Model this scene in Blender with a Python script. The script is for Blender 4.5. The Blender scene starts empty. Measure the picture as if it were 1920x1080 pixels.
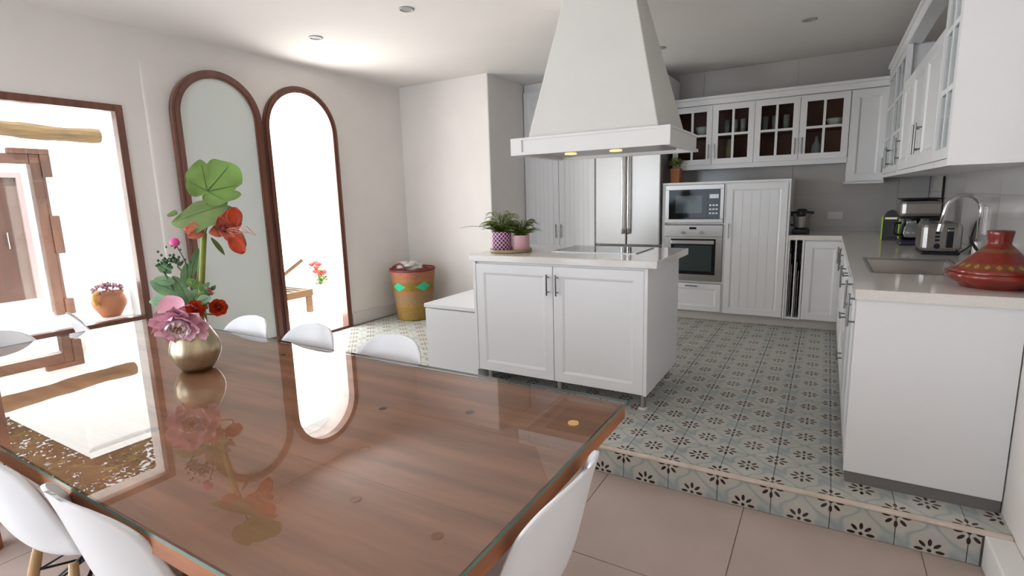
import bpy, bmesh, math, random
from mathutils import Vector, Matrix
random.seed(7)
sc = bpy.context.scene
COL = sc.collection
PI = math.pi

# ------------------------------------------------------------------ camera
cam_d = bpy.data.cameras.new('camera'); cam = bpy.data.objects.new('camera', cam_d); COL.objects.link(cam)
YAW, PIT, ROL = math.radians(30.7576), math.radians(9.7738), math.radians(1.6638)
_f = Vector((-math.sin(YAW)*math.cos(PIT), math.cos(YAW)*math.cos(PIT), -math.sin(PIT)))
_r = Vector((math.cos(YAW), math.sin(YAW), 0)); _d = _f.cross(_r)
_r2 = math.cos(ROL)*_r + math.sin(ROL)*_d; _d2 = -math.sin(ROL)*_r + math.cos(ROL)*_d
M = Matrix((( _r2.x, -_d2.x, -_f.x, .8296), (_r2.y, -_d2.y, -_f.y, -2.5045), (_r2.z, -_d2.z, -_f.z, 1.3164), (0, 0, 0, 1)))
cam.matrix_world = M
cam_d.sensor_width = 36; cam_d.lens = 992.6/1920*36; cam_d.clip_start = .02; cam_d.clip_end = 200
sc.camera = cam

# ------------------------------------------------------------------ world, sun, daylight, exposure
w = bpy.data.worlds.new('world'); sc.world = w; w.use_nodes = True
bg = w.node_tree.nodes['Background']; bg.inputs[0].default_value = (.80, .90, 1.0, 1); bg.inputs[1].default_value = 4.0
sd = bpy.data.lights.new('sun', 'SUN'); sd.energy = 15.0; sd.angle = .01; sd.color = (1, .95, .87)
so = bpy.data.objects.new('sun', sd); COL.objects.link(so)
so.rotation_euler = Vector((-.33, .35, -.88)).to_track_quat('-Z', 'Y').to_euler()
def area(name, loc, target, sx, sy, power, color=(1, 1, 1)):
    d = bpy.data.lights.new(name, 'AREA'); d.shape = 'RECTANGLE'; d.size = sx; d.size_y = sy; d.energy = power; d.color = color
    o = bpy.data.objects.new(name, d); COL.objects.link(o); o.location = loc
    o.rotation_euler = (Vector(target)-Vector(loc)).to_track_quat('-Z', 'Y').to_euler(); return o
# daylight in the glazed terrace opening behind the camera, in the window and in the arched doorway
area('daylight_terrace_opening', (-2.3, -4.62, 1.0), (-2.3, 0, 1.0), 1.9, 2.0, 24, (.70, .84, 1))
area('added_side_fill', (-3.62, -3.35, 1.05), (0, -3.35, 1.05), 1.9, 2.1, 42, (.86, .93, 1))  # added fill lamp in an unseen side opening, lights the room from the left
area('daylight_arch', (-3.80, .963, 1.15), (0, .963, 1.05), .72, 2.2, 46, (1, .98, .95))
for _n, _l, _t, _a, _b in (('portal_window', (-3.6, -1.01, 1.255), (0, -1.01, 1.255), .9, 1.5),):
    area(_n, _l, _t, _a, _b, 0).data.cycles.is_portal = True
vs = sc.view_settings; vs.view_transform = 'Standard'; vs.look = 'None'; vs.gamma = 1; vs.use_curve_mapping = False; vs.exposure = -0.07
sc.cycles.max_bounces = 10; sc.cycles.diffuse_bounces = 5; sc.cycles.transparent_max_bounces = 12
sc.cycles.sample_clamp_indirect = 6.0

# ------------------------------------------------------------------ materials
MATS = {}
def nt(name):
    m = bpy.data.materials.new(name); m.use_nodes = True
    MATS[name] = m
    return m, m.node_tree.nodes, m.node_tree.links, m.node_tree.nodes['Principled BSDF']
def noise(n, l, scale, detail=3, coord='Object', stretch=(1, 1, 1)):
    tc = n.new('ShaderNodeTexCoord'); mp = n.new('ShaderNodeMapping'); mp.inputs['Scale'].default_value = stretch
    l.new(tc.outputs[coord], mp.inputs[0]); t = n.new('ShaderNodeTexNoise'); t.inputs['Scale'].default_value = scale
    t.inputs['Detail'].default_value = detail; l.new(mp.outputs[0], t.inputs['Vector']); return t
def mat(name, col, rough=.5, metal=0, var=0, scale=8, bump=0, bscale=60, stretch=(1, 1, 1), coat=0, emit=None, estr=0, spec=.5):
    m, n, l, b = nt(name)
    b.inputs['Base Color'].default_value = (*col, 1); b.inputs['Roughness'].default_value = rough; b.inputs['Metallic'].default_value = metal
    b.inputs['Coat Weight'].default_value = coat; b.inputs['Coat Roughness'].default_value = .05; b.inputs['Specular IOR Level'].default_value = spec
    if var:
        t = noise(n, l, scale, 4, 'Object', stretch); r = n.new('ShaderNodeValToRGB')
        r.color_ramp.elements[0].position = .3; r.color_ramp.elements[1].position = .7
        r.color_ramp.elements[0].color = (*[max(0, c*(1-var)) for c in col], 1); r.color_ramp.elements[1].color = (*[min(1, c*(1+var)) for c in col], 1)
        l.new(t.outputs['Fac'], r.inputs[0]); l.new(r.outputs[0], b.inputs['Base Color'])
    if bump:
        t = noise(n, l, bscale, 3, 'Object', stretch); bp = n.new('ShaderNodeBump'); bp.inputs['Strength'].default_value = bump; bp.inputs['Distance'].default_value = .004
        l.new(t.outputs['Fac'], bp.inputs['Height']); l.new(bp.outputs[0], b.inputs['Normal'])
    if emit:
        b.inputs['Emission Color'].default_value = (*emit, 1); b.inputs['Emission Strength'].default_value = estr
    return m
mat('plaster', (.80, .765, .735), .85, var=.025, scale=2.5, bump=.35, bscale=14)
mat('ceiling_paint', (.80, .765, .735), .9, var=.02, scale=1.5)
mat('outside_white', (.86, .85, .83), .9, bump=.3, bscale=9)
mat('skirting', (.70, .68, .66), .6)
mat('floor_beige', (.48, .385, .34), .38, var=.07, scale=3, bump=.05, bscale=30)
mat('grout', (.30, .24, .20), .9)
mat('tile_grout', (.22, .20, .18), .9)
mat('nosing', (.66, .56, .48), .55, var=.12, scale=14)
mat('cabinet_white', (.80, .80, .81), .38, bump=.04, bscale=40)
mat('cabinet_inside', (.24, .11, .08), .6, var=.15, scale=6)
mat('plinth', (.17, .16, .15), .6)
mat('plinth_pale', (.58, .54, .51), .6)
mat('worktop', (.74, .70, .66), .09, var=.05, scale=180, spec=.6)
mat('hood_plaster', (.74, .725, .69), .8, bump=.25, bscale=20, var=.02, scale=3)
mat('white_paint', (.82, .81, .79), .5)
mat('wall_tile', (.52, .50, .485), .16, var=.02, scale=2)
mat('wall_tile_grout', (.42, .41, .40), .9)
mat('steel', (.42, .40, .38), .34, 1, bump=.02, bscale=200, stretch=(1, 1, .02))
mat('steel_dark', (.30, .29, .28), .3, 1)
mat('handle_steel', (.24, .235, .225), .3, 1)
mat('chrome', (.80, .80, .80), .08, 1)
mat('black_glass', (.010, .011, .013), .05, spec=.22)
mat('oven_glass', (.045, .06, .06), .08, spec=.3)
mat('hob_glass', (.012, .012, .014), .03, spec=.8)
mat('black_plastic', (.012, .012, .015), .35)
mat('navy_plastic', (.03, .03, .06), .35)
mat('lime_plastic', (.50, .75, .03), .3)
mat('mahogany', (.16, .058, .036), .3, var=.25, scale=4, stretch=(6, 6, .6), coat=.3)
mat('portal_wood', (.060, .020, .008), .5, var=.3, scale=4, stretch=(5, 5, .6))
mat('door_wood', (.045, .014, .008), .5, var=.2, scale=3, stretch=(5, 5, .5))
mat('jamb_pale', (.11, .075, .065), .6)
mat('beam_wood', (.085, .047, .013), .8, var=.4, scale=5, stretch=(6, .6, 6), bump=.9, bscale=14)
mat('jamb_rose', (.24, .17, .17), .6)
mat('teak', (.09, .045, .013), .5, var=.2, scale=6, stretch=(4, .6, 4))
mat('table_wood', (.74, .43, .29), .45, var=.24, scale=3.0, stretch=(.5, 5, 5), bump=.1, bscale=9)
mat('table_edge_wood', (.36, .13, .05), .45, var=.3, scale=5, stretch=(.6, .6, 5))
mat('knot', (.10, .06, .05), .6)
mat('scratch', (.58, .44, .36), .6)
mat('chair_plastic', (.84, .85, .87), .32)
mat('beech', (.48, .30, .14), .45, var=.18, scale=6, stretch=(6, 6, .6))
mat('black_wire', (.012, .012, .015), .4, .3)
mat('gold_vase', (.46, .39, .26), .30, .9, var=.28, scale=22, stretch=(1, 1, .3), bump=.15, bscale=60)
mat('terracotta', (.42, .15, .065), .7, var=.2, scale=6)
mat('pot_handle', (.60, .30, .06), .5, var=.3, scale=14)
mat('soil', (.05, .03, .02), .9)
mat('pink_ceramic', (.72, .42, .48), .35)
mat('tray_wood', (.36, .27, .14), .5, var=.15, scale=9)
mat('fern_green', (.22, .29, .05), .55, var=.5, scale=20)
mat('fern_dark', (.10, .17, .035), .55, var=.4, scale=20)
mat('leaf_green', (.20, .36, .08), .42, var=.25, scale=9)
mat('leaf_olive', (.12, .19, .04), .45, var=.35, scale=9)
mat('leaf_sage', (.14, .27, .13), .5, var=.4, scale=14)
mat('leaf_dark', (.05, .12, .05), .5, var=.4, scale=20)
mat('stem_green', (.22, .27, .04), .45, var=.2, scale=8)
mat('vein', (.10, .20, .04), .5)
mat('pink_petal', (1.0, .58, .70), .55, var=.08, scale=16)
mat('pale_petal', (.95, .74, .78), .55, var=.15, scale=16)
mat('peony_heart', (.48, .20, .06), .6)
mat('hot_pink', (.80, .10, .38), .5)
mat('orange_red', (.60, .06, .015), .5, var=.35, scale=22)
mat('coral_petal', (.46, .12, .07), .5, var=.45, scale=14)
mat('flower_heart', (.20, .015, .02), .6)
mat('red_bloom', (.30, .02, .012), .5)
mat('mixed_bloom', (.35, .16, .20), .7, var=.8, scale=40)
mat('tree_leaves', (.10, .095, .02), .9, var=.6, scale=3, spec=.05)
mat('bark', (.14, .10, .07), .9)
mat('tagine_red', (.24, .022, .013), .16, var=.25, scale=8, coat=.4)
mat('dish_glass', (.40, .40, .39), .1, spec=.8)
mat('ceramic_white', (.78, .77, .74), .25)
mat('cloth_grey', (.55, .52, .48), .9, var=.3, scale=20)
mat('strap_red', (.16, .02, .025), .6)
mat('cushion', (.86, .86, .87), .9)
mat('lamp_glow', (1, .7, .3), .4, emit=(1, .62, .18), estr=2.2)
mat('downlight_grey', (.42, .41, .40), .4)
mat('glass_edge', (.10, .22, .17), .1, spec=.8)
mat('socket_white', (.75, .72, .72), .35)
mat('outside_floor', (.84, .81, .78), .8)

def glass_mat(name, tint, ior=1.5, rough=0.0, base=None, basefac=0):
    m, n, l, b = nt(name); n.remove(b); out = n['Material Output']
    tr = n.new('ShaderNodeBsdfTransparent'); tr.inputs[0].default_value = (*tint, 1)
    gl = n.new('ShaderNodeBsdfGlossy'); gl.inputs['Roughness'].default_value = rough; gl.inputs[0].default_value = (1, 1, 1, 1)
    fr = n.new('ShaderNodeFresnel'); fr.inputs[0].default_value = ior
    mx = n.new('ShaderNodeMixShader'); l.new(fr.outputs[0], mx.inputs[0])
    src = tr
    if base:
        df = n.new('ShaderNodeBsdfDiffuse'); df.inputs[0].default_value = (*base, 1)
        m2 = n.new('ShaderNodeMixShader'); m2.inputs[0].default_value = basefac; l.new(tr.outputs[0], m2.inputs[1]); l.new(df.outputs[0], m2.inputs[2]); src = m2
    l.new(src.outputs[0], mx.inputs[1]); l.new(gl.outputs[0], mx.inputs[2]); l.new(mx.outputs[0], out.inputs[0])
glass_mat('window_glass', (.97, .985, .98), 1.35)
glass_mat('cabinet_glass', (.86, .89, .88), 1.03)
glass_mat('table_glass', (.96, .98, .97), 1.72)
glass_mat('leaf_glass', (.88, .93, .91), 1.3, .05, (.80, .85, .82), .88)
glass_mat('carafe_glass', (.80, .82, .84), 1.6)

def tile_material():
    m, n, l, b = nt('patterned_tile')
    def mt(op, a, c=None, d=None):
        x = n.new('ShaderNodeMath'); x.operation = op
        for i, v in enumerate((a, c, d)):
            if v is None: continue
            if isinstance(v, (int, float)): x.inputs[i].default_value = v
            else: l.new(v, x.inputs[i])
        return x.outputs[0]
    tc = n.new('ShaderNodeTexCoord'); sp = n.new('ShaderNodeSeparateXYZ'); l.new(tc.outputs['Object'], sp.inputs[0])
    x, y = sp.outputs[0], sp.outputs[1]
    def flower(x, y):
        r = mt('SQRT', mt('ADD', mt('MULTIPLY', x, x), mt('MULTIPLY', y, y)))
        a = mt('PINGPONG', mt('ADD', mt('ARCTAN2', y, x), 2*PI), PI/8)
        u = mt('MULTIPLY', r, mt('COSINE', a)); v = mt('MULTIPLY', r, mt('SINE', a))
        e = mt('ADD', mt('POWER', mt('ABSOLUTE', mt('DIVIDE', mt('SUBTRACT', u, .0345), .0150)), 2), mt('POWER', mt('DIVIDE', v, .0068), 2))
        return mt('MINIMUM', e, mt('POWER', mt('DIVIDE', r, .0075), 2))
    ax = mt('SUBTRACT', mt('ABSOLUTE', x), .115); ay = mt('SUBTRACT', mt('ABSOLUTE', y), .115)
    fl = mt('MINIMUM', flower(x, y), flower(ax, ay))
    k = 2*PI/.23
    cx, cy = mt('COSINE', mt('MULTIPLY', x, k)), mt('COSINE', mt('MULTIPLY', y, k))
    c2x, c2y = mt('COSINE', mt('MULTIPLY', x, 2*k)), mt('COSINE', mt('MULTIPLY', y, 2*k))
    g = mt('ADD', mt('ADD', cx, cy), mt('MULTIPLY', mt('SUBTRACT', c2x, c2y), .28))
    g = mt('ADD', g, mt('MULTIPLY', mt('COSINE', mt('MULTIPLY', mt('ADD', x, y), 2*k)), .16))
    band = mt('SUBTRACT', 1.0, mt('SMOOTH_MIN', mt('DIVIDE', mt('ABSOLUTE', g), .34), 1.0, .3))
    ns = n.new('ShaderNodeTexNoise'); ns.inputs['Scale'].default_value = 16; ns.inputs['Detail'].default_value = 4
    oi = n.new('ShaderNodeObjectInfo'); va = n.new('ShaderNodeVectorMath'); va.operation = 'ADD'
    l.new(tc.outputs['Object'], va.inputs[0]); l.new(oi.outputs['Random'], va.inputs[1]); l.new(va.outputs[0], ns.inputs['Vector'])
    base = n.new('ShaderNodeMixRGB'); base.inputs[1].default_value = (.45, .455, .405, 1); base.inputs[2].default_value = (.58, .565, .51, 1); l.new(ns.outputs['Fac'], base.inputs[0])
    mb = n.new('ShaderNodeMixRGB'); mb.inputs[2].default_value = (.31, .375, .385, 1); l.new(base.outputs[0], mb.inputs[1])
    l.new(mt('MULTIPLY', mt('MAXIMUM', band, 0), .9), mb.inputs[0])
    mf = n.new('ShaderNodeMixRGB'); mf.inputs[2].default_value = (.045, .022, .018, 1); l.new(mb.outputs[0], mf.inputs[1]); l.new(mt('LESS_THAN', fl, 1.0), mf.inputs[0])
    br = n.new('ShaderNodeBrightContrast'); l.new(mf.outputs[0], br.inputs[0]); l.new(mt('MULTIPLY', mt('SUBTRACT', oi.outputs['Random'], .5), .05), br.inputs[1])
    l.new(br.outputs[0], b.inputs['Base Color']); b.inputs['Roughness'].default_value = .42
tile_material()

def band_material(name, base, bands, rough, dia=None, coat=0):
    """printed horizontal bands by height; dia: (z, half height, count, colour) diamonds round the side"""
    m, n, l, b = nt(name); b.inputs['Roughness'].default_value = rough; b.inputs['Coat Weight'].default_value = coat
    tc = n.new('ShaderNodeTexCoord'); sp = n.new('ShaderNodeSeparateXYZ'); l.new(tc.outputs['Object'], sp.inputs[0])
    r = n.new('ShaderNodeValToRGB'); r.color_ramp.interpolation = 'CONSTANT'
    top = bands[-1][0]; mr = n.new('ShaderNodeMath'); mr.operation = 'DIVIDE'; mr.inputs[1].default_value = top; l.new(sp.outputs[2], mr.inputs[0]); l.new(mr.outputs[0], r.inputs[0])
    e = r.color_ramp.elements
    while len(e) < len(bands)-1: e.new(.5)
    for i, (z, c) in enumerate(bands[:-1]): e[i].position = z/top; e[i].color = (*c, 1)
    ns = noise(n, l, 60, 2); mx = n.new('ShaderNodeMixRGB'); mx.blend_type = 'MULTIPLY'; mx.inputs[0].default_value = .55
    l.new(r.outputs[0], mx.inputs[1]); l.new(ns.outputs['Fac'], mx.inputs[2]); last = mx.outputs[0]
    gm = n.new('ShaderNodeMixRGB'); gm.blend_type = 'MULTIPLY'; gm.inputs[0].default_value = 1; gm.inputs[2].default_value = (1.35, 1.35, 1.35, 1); l.new(last, gm.inputs[1]); last = gm.outputs[0]
    if dia:
        z0, hh, cnt, col, ph = dia
        def mt(op, a, c):
            q = n.new('ShaderNodeMath'); q.operation = op
            for i, v in enumerate((a, c)):
                if isinstance(v, (int, float)): q.inputs[i].default_value = v
                else: l.new(v, q.inputs[i])
            return q.outputs[0]
        an = mt('ADD', mt('ARCTAN2', sp.outputs[1], sp.outputs[0]), 2*PI+ph)
        da = mt('DIVIDE', mt('PINGPONG', an, PI/cnt), PI/cnt*.62)
        dz = mt('DIVIDE', mt('ABSOLUTE', mt('SUBTRACT', sp.outputs[2], z0), 0), hh)
        md = n.new('ShaderNodeMixRGB'); md.inputs[2].default_value = (*col, 1); l.new(last, md.inputs[1]); l.new(mt('LESS_THAN', mt('ADD', da, dz), 1.0), md.inputs[0]); last = md.outputs[0]
    l.new(last, b.inputs['Base Color'])
band_material('basket_weave', (.5, .3, .15), [(0, (.30, .19, .03)), (.06, (.32, .17, .06)), (.10, (.30, .19, .03)), (.15, (.34, .19, .07)), (.20, (.30, .19, .09)), (.30, (.38, .16, .07)), (.335, (.26, .17, .02)), (.43, (.37, .15, .07)), (.50, (.40, .14, .08)), (.60, (0, 0, 0))], .8, (.383, .05, 5, (.03, .48, .27), .35))
band_material('tagine_paint', (.3, .03, .02), [(0, (.24, .022, .013)), (.082, (.20, .07, .02)), (.104, (.24, .022, .013)), (.146, (.22, .08, .02)), (.160, (.22, .02, .013)), (.3, (0, 0, 0))], .2, (.093, .009, 22, (.42, .20, .03), 0), .3)
def lattice_pot():
    m, n, l, b = nt('lattice_pot'); b.inputs['Roughness'].default_value = .4
    tc = n.new('ShaderNodeTexCoord'); sp = n.new('ShaderNodeSeparateXYZ'); l.new(tc.outputs['Object'], sp.inputs[0])
    def mt(op, a, c=0):
        q = n.new('ShaderNodeMath'); q.operation = op
        for i, v in enumerate((a, c)):
            if isinstance(v, (int, float)): q.inputs[i].default_value = v
            else: l.new(v, q.inputs[i])
        return q.outputs[0]
    an = mt('MULTIPLY', mt('ARCTAN2', sp.outputs[1], sp.outputs[0]), 8); zz = mt('MULTIPLY', sp.outputs[2], 105)
    v = mt('MULTIPLY', mt('SINE', mt('ADD', an, zz)), mt('SINE', mt('SUBTRACT', an, zz)))
    mx = n.new('ShaderNodeMixRGB'); mx.inputs[1].default_value = (.75, .55, .64, 1); mx.inputs[2].default_value = (.16, .02, .12, 1)
    l.new(mt('GREATER_THAN', mt('ABSOLUTE', v), .30), mx.inputs[0]); l.new(mx.outputs[0], b.inputs['Base Color'])
lattice_pot()

# ------------------------------------------------------------------ mesh helpers
class MB:
    def __init__(s): s.v = []; s.f = []; s.mi = []; s.m = 0
    def add(s, vs, fs, T=None):
        o = len(s.v)
        s.v += [tuple(T @ Vector(p)) if T else tuple(p) for p in vs]
        s.f += [tuple(i+o for i in f) for f in fs]; s.mi += [s.m]*len(fs); return s
    def box(s, x0, x1, y0, y1, z0, z1, T=None):
        return s.add([(x0, y0, z0), (x1, y0, z0), (x1, y1, z0), (x0, y1, z0), (x0, y0, z1), (x1, y0, z1), (x1, y1, z1), (x0, y1, z1)],
                     [(0, 3, 2, 1), (4, 5, 6, 7), (0, 1, 5, 4), (1, 2, 6, 5), (2, 3, 7, 6), (3, 0, 4, 7)], T)
    def tube(s, pts, r, n=8, cap=True, T=None):
        pts = [Vector(p) for p in pts]; R = r if isinstance(r, (list, tuple)) else [r]*len(pts); vs = []; fs = []; prev = None
        for i, p in enumerate(pts):
            t = (pts[min(i+1, len(pts)-1)]-pts[max(i-1, 0)]).normalized()
            if prev is None: a = t.orthogonal().normalized()
            else: a = (prev - t*prev.dot(t)); a = a.normalized() if a.length > 1e-6 else t.orthogonal().normalized()
            prev = a; b = t.cross(a)
            for k in range(n): vs.append(p + R[i]*(math.cos(2*PI*k/n)*a + math.sin(2*PI*k/n)*b))
        for i in range(len(pts)-1):
            for k in range(n): fs.append((i*n+k, i*n+(k+1) % n, (i+1)*n+(k+1) % n, (i+1)*n+k))
        if cap: fs += [tuple(range(n))[::-1], tuple(range((len(pts)-1)*n, len(pts)*n))]
        return s.add(vs, fs, T)
    def lathe(s, prof, n=24, c=(0, 0, 0), cap0=True, cap1=False, T=None):
        vs = [(c[0]+r*math.cos(2*PI*k/n), c[1]+r*math.sin(2*PI*k/n), c[2]+z) for r, z in prof for k in range(n)]
        fs = [(i*n+k, i*n+(k+1) % n, (i+1)*n+(k+1) % n, (i+1)*n+k) for i in range(len(prof)-1) for k in range(n)]
        if cap0: fs.append(tuple(range(n))[::-1])
        if cap1: fs.append(tuple(range((len(prof)-1)*n, len(prof)*n)))
        return s.add(vs, fs, T)
    def grid(s, fn, nu, nv, T=None):
        vs = [fn(i/nu, j/nv) for i in range(nu+1) for j in range(nv+1)]
        fs = [(i*(nv+1)+j, (i+1)*(nv+1)+j, (i+1)*(nv+1)+j+1, i*(nv+1)+j+1) for i in range(nu) for j in range(nv)]
        return s.add(vs, fs, T)
    def prism(s, poly, h0, h1, T=None):
        n = len(poly); vs = [(a, b, h0) for a, b in poly]+[(a, b, h1) for a, b in poly]
        return s.add(vs, [tuple(range(n))[::-1], tuple(range(n, 2*n))]+[(i, (i+1) % n, n+(i+1) % n, n+i) for i in range(n)], T)
    def build(s, name, m, parent=None, world=False, smooth=False, bevel=0, solid=0, sub=0, auto=None, recalc=True):
        off = Vector((0, 0, 0))
        if parent is not None and world:
            r = parent
            while r.parent: r = r.parent
            off = Vector(r.location)
        me = bpy.data.meshes.new(name); me.from_pydata([tuple(Vector(v)-off) for v in s.v], [], s.f)
        ms = m if isinstance(m, (list, tuple)) else [m]
        for q in ms: me.materials.append(MATS[q])
        me.polygons.foreach_set('material_index', s.mi)
        if recalc:
            bm = bmesh.new(); bm.from_mesh(me); bmesh.ops.recalc_face_normals(bm, faces=bm.faces); bm.to_mesh(me); bm.free()
        if smooth or auto: me.shade_smooth()
        if auto: me.set_sharp_from_angle(angle=math.radians(auto))
        o = bpy.data.objects.new(name, me); COL.objects.link(o)
        if parent is not None: o.parent = parent
        if solid: q = o.modifiers.new('solid', 'SOLIDIFY'); q.thickness = solid; q.offset = 0
        if bevel: q = o.modifiers.new('bevel', 'BEVEL'); q.width = bevel; q.segments = 2; q.limit_method = 'ANGLE'
        if sub: q = o.modifiers.new('sub', 'SUBSURF'); q.levels = sub; q.render_levels = sub
        return o
def tag(o, label, cat, group=None):
    o['label'] = label; o['category'] = cat
    if group: o['group'] = group
    return o
def thing(name, label, cat, loc=(0, 0, 0), rz=0, group=None):
    o = bpy.data.objects.new(name, None); COL.objects.link(o); o.location = loc; o.rotation_euler = (0, 0, rz); o.empty_display_size = .05
    return tag(o, label, cat, group)
def struct(o): o['kind'] = 'structure'; return o
def inst(src, name, parent=None, loc=(0, 0, 0), rot=(0, 0, 0)):
    o = bpy.data.objects.new(name, src.data); COL.objects.link(o); o.location = loc; o.rotation_euler = rot
    if parent is not None: o.parent = parent
    return o
def copy_tree(o, parent=None):
    c = o.copy(); COL.objects.link(c); c.parent = parent
    for ch in list(o.children): copy_tree(ch, c)
    return c
def frameT(o, u, n):
    """matrix: local x along u, y along n (outward), z up, origin o"""
    u = Vector(u); n = Vector(n); m = Matrix.Identity(4)
    for i in range(3): m[i][0] = u[i]; m[i][1] = n[i]; m[i][2] = (0, 0, 1)[i]; m[i][3] = o[i]
    return m
def rects(mb, w, h, loops, T, x0=0, z0=0):
    vs = []; fs = []
    for ins, d in loops: vs += [(x0+ins, d, z0+ins), (x0+w-ins, d, z0+ins), (x0+w-ins, d, z0+h-ins), (x0+ins, d, z0+h-ins)]
    for i in range(len(loops)-1):
        for k in range(4): fs.append((i*4+k, i*4+(k+1) % 4, (i+1)*4+(k+1) % 4, (i+1)*4+k))
    fs += [(0, 3, 2, 1), tuple(range((len(loops)-1)*4, len(loops)*4))]
    mb.add(vs, fs, T)
def handle(par, T, x, z, length, vertical=True, off=.02):
    mb = MB(); d = off+.028; r = .0055; e = length*.15
    if vertical:
        mb.tube([(x, d, z-length/2), (x, d, z+length/2)], r, 8, T=T)
        for q in (z-length/2+e, z+length/2-e): mb.tube([(x, off-.001, q), (x, d, q)], .0045, 8, T=T)
    else:
        mb.tube([(x-length/2, d, z), (x+length/2, d, z)], r, 8, T=T)
        for q in (x-length/2+e, x+length/2-e): mb.tube([(q, off-.001, z), (q, d, z)], .0045, 8, T=T)
    return mb.build('handle', 'handle_steel', par, world=True, auto=40)
def door(par, o, u, n, w, h, hx=None, hz=None, hl=.16, hv=True, fw=.06, beads=0, name='door', t=.02):
    T = frameT(o, u, n); mb = MB()
    rects(mb, w, h, [(0, 0), (0, t-.002), (.002, t), (fw, t), (fw+.008, t-.004), (fw+.016, t-.009)], T)
    if beads:
        iw = w-2*fw-.036
        for k in range(beads): mb.box(fw+.018+iw*k/beads+.003, fw+.018+iw*(k+1)/beads-.003, t-.0095, t-.006, fw+.017, h-fw-.017, T)
    d = mb.build(name, 'cabinet_white', par, world=True)
    if hx is not None: handle(d, T, hx, hz, hl, hv)
    return d
def glass_door(par, o, u, n, w, h, nx, nz, hx=None, hz=None, hl=.15, fw=.055, mw=.022, t=.02):
    T = frameT(o, u, n); mb = MB()
    mb.box(0, fw, 0, t, 0, h, T).box(w-fw, w, 0, t, 0, h, T).box(fw, w-fw, 0, t, 0, fw, T).box(fw, w-fw, 0, t, h-fw, h, T)
    iw, ih = w-2*fw, h-2*fw; pw = (iw-(nx-1)*mw)/nx; ph = (ih-(nz-1)*mw)/nz
    for i in range(1, nx): x = fw+i*pw+(i-1)*mw; mb.box(x, x+mw, .003, t-.002, fw, h-fw, T)
    for j in range(1, nz): z = fw+j*ph+(j-1)*mw; mb.box(fw, w-fw, .002, t-.003, z, z+mw, T)
    d = mb.build('door', 'cabinet_white', par, world=True)
    for i in range(nx):
        for j in range(nz):
            x = fw+i*(pw+mw); z = fw+j*(ph+mw)
            MB().box(x-.002, x+pw+.002, .0125, .0155, z-.002, z+ph+.002, T).build('pane', 'cabinet_glass', d, world=True)
    if hx is not None: handle(d, T, hx, hz, hl)
    return d
def smoothpath(pts, k=6):
    P = [Vector(p) for p in pts]; out = []
    for i in range(len(P)-1):
        a, b, c, d = P[max(i-1, 0)], P[i], P[i+1], P[min(i+2, len(P)-1)]
        for j in range(k):
            t = j/k; out.append(.5*((2*b)+(c-a)*t+(2*a-5*b+4*c-d)*t*t+(3*b-a-3*c+d)*t**3))
    out.append(P[-1]); return out

CEIL = 2.585; DZ = -.14; T_ = .23
# ================================================================== SETTING
# dining floor
fl = struct(MB().box(-3.5, 1.51, -4.6, -.03, DZ-.06, DZ-.004).build('floor', 'grout'))
fl['label'] = 'large beige porcelain tile floor of the dining area'
S = .66; xs = sorted({-3.5, 1.51, *[.58+S*k for k in range(-7, 2) if -3.5 < .58+S*k < 1.51]}); ys = sorted({-4.6, -.031, *[-.69-S*k for k in range(0, 6) if -.69-S*k > -4.6]})
cache = {}
for a, b in zip(xs, xs[1:]):
    for c, d in zip(ys, ys[1:]):
        key = (round(b-a, 3), round(d-c, 3))
        if key not in cache:
            hw, hd = key[0]/2-.0022, key[1]/2-.0022
            cache[key] = MB().box(-hw, hw, -hd, hd, -.008, 0).build('floor_tile', 'floor_beige', fl); o = cache[key]; o.location = ((a+b)/2, (c+d)/2, DZ)
        else: inst(cache[key], 'floor_tile', fl, ((a+b)/2, (c+d)/2, DZ))
# raised kitchen floor
kf = struct(MB().box(-3.5, 1.64, -.022, 3.75, DZ-.06, -.003).build('floor_kitchen', 'tile_grout'))
kf['label'] = 'raised kitchen floor of patterned cement tiles with dark flowers'
proto = None
G = .0016
def tile_at(i, j):
    global proto
    x, y = (i+.5)*T_, (j+.5)*T_
    if proto is None:
        h = T_/2-G; proto = MB().box(-h, h, -h, h, -.010, 0).build('tile', 'patterned_tile', kf); proto.location = (x, y, 0)
    else: inst(proto, 'tile', kf, (x, y, 0))
for i in range(-15, 7):
    for j in range(0, 14):
        x, y = (i+.5)*T_, (j+.5)*T_
        if x > 1.05 and y > .3: continue
        if x < -2.35 and y > 2.5: continue
        if x-.115 < -3.499: continue
        tile_at(i, j)
# narrow cut tiles that close the row against the left wall, and the riser under the nosing
rz_m = None
for i in range(-15, 7):
    x = (i+.5)*T_; lo, hi = max(-T_/2+G, -3.499-x), min(T_/2-G, 1.418-x)
    if hi-lo < .03: continue
    full = abs(hi-lo-(T_-2*G)) < 1e-6
    if full and rz_m: inst(rz_m, 'riser_tile', kf, (x, -.0225, -.1275), (PI/2, 0, 0)); continue
    o = MB().box(lo, hi, -.0123, .1145, 0, .008).build('riser_tile', 'patterned_tile', kf); o.location = (x, -.0225, -.1275); o.rotation_euler = (PI/2, 0, 0)
    if full: rz_m = o
ns = MB().box(-3.499, 1.508, -.032, -.001, -.0125, .001).build('nosing', 'nosing', kf, bevel=.004)
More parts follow.
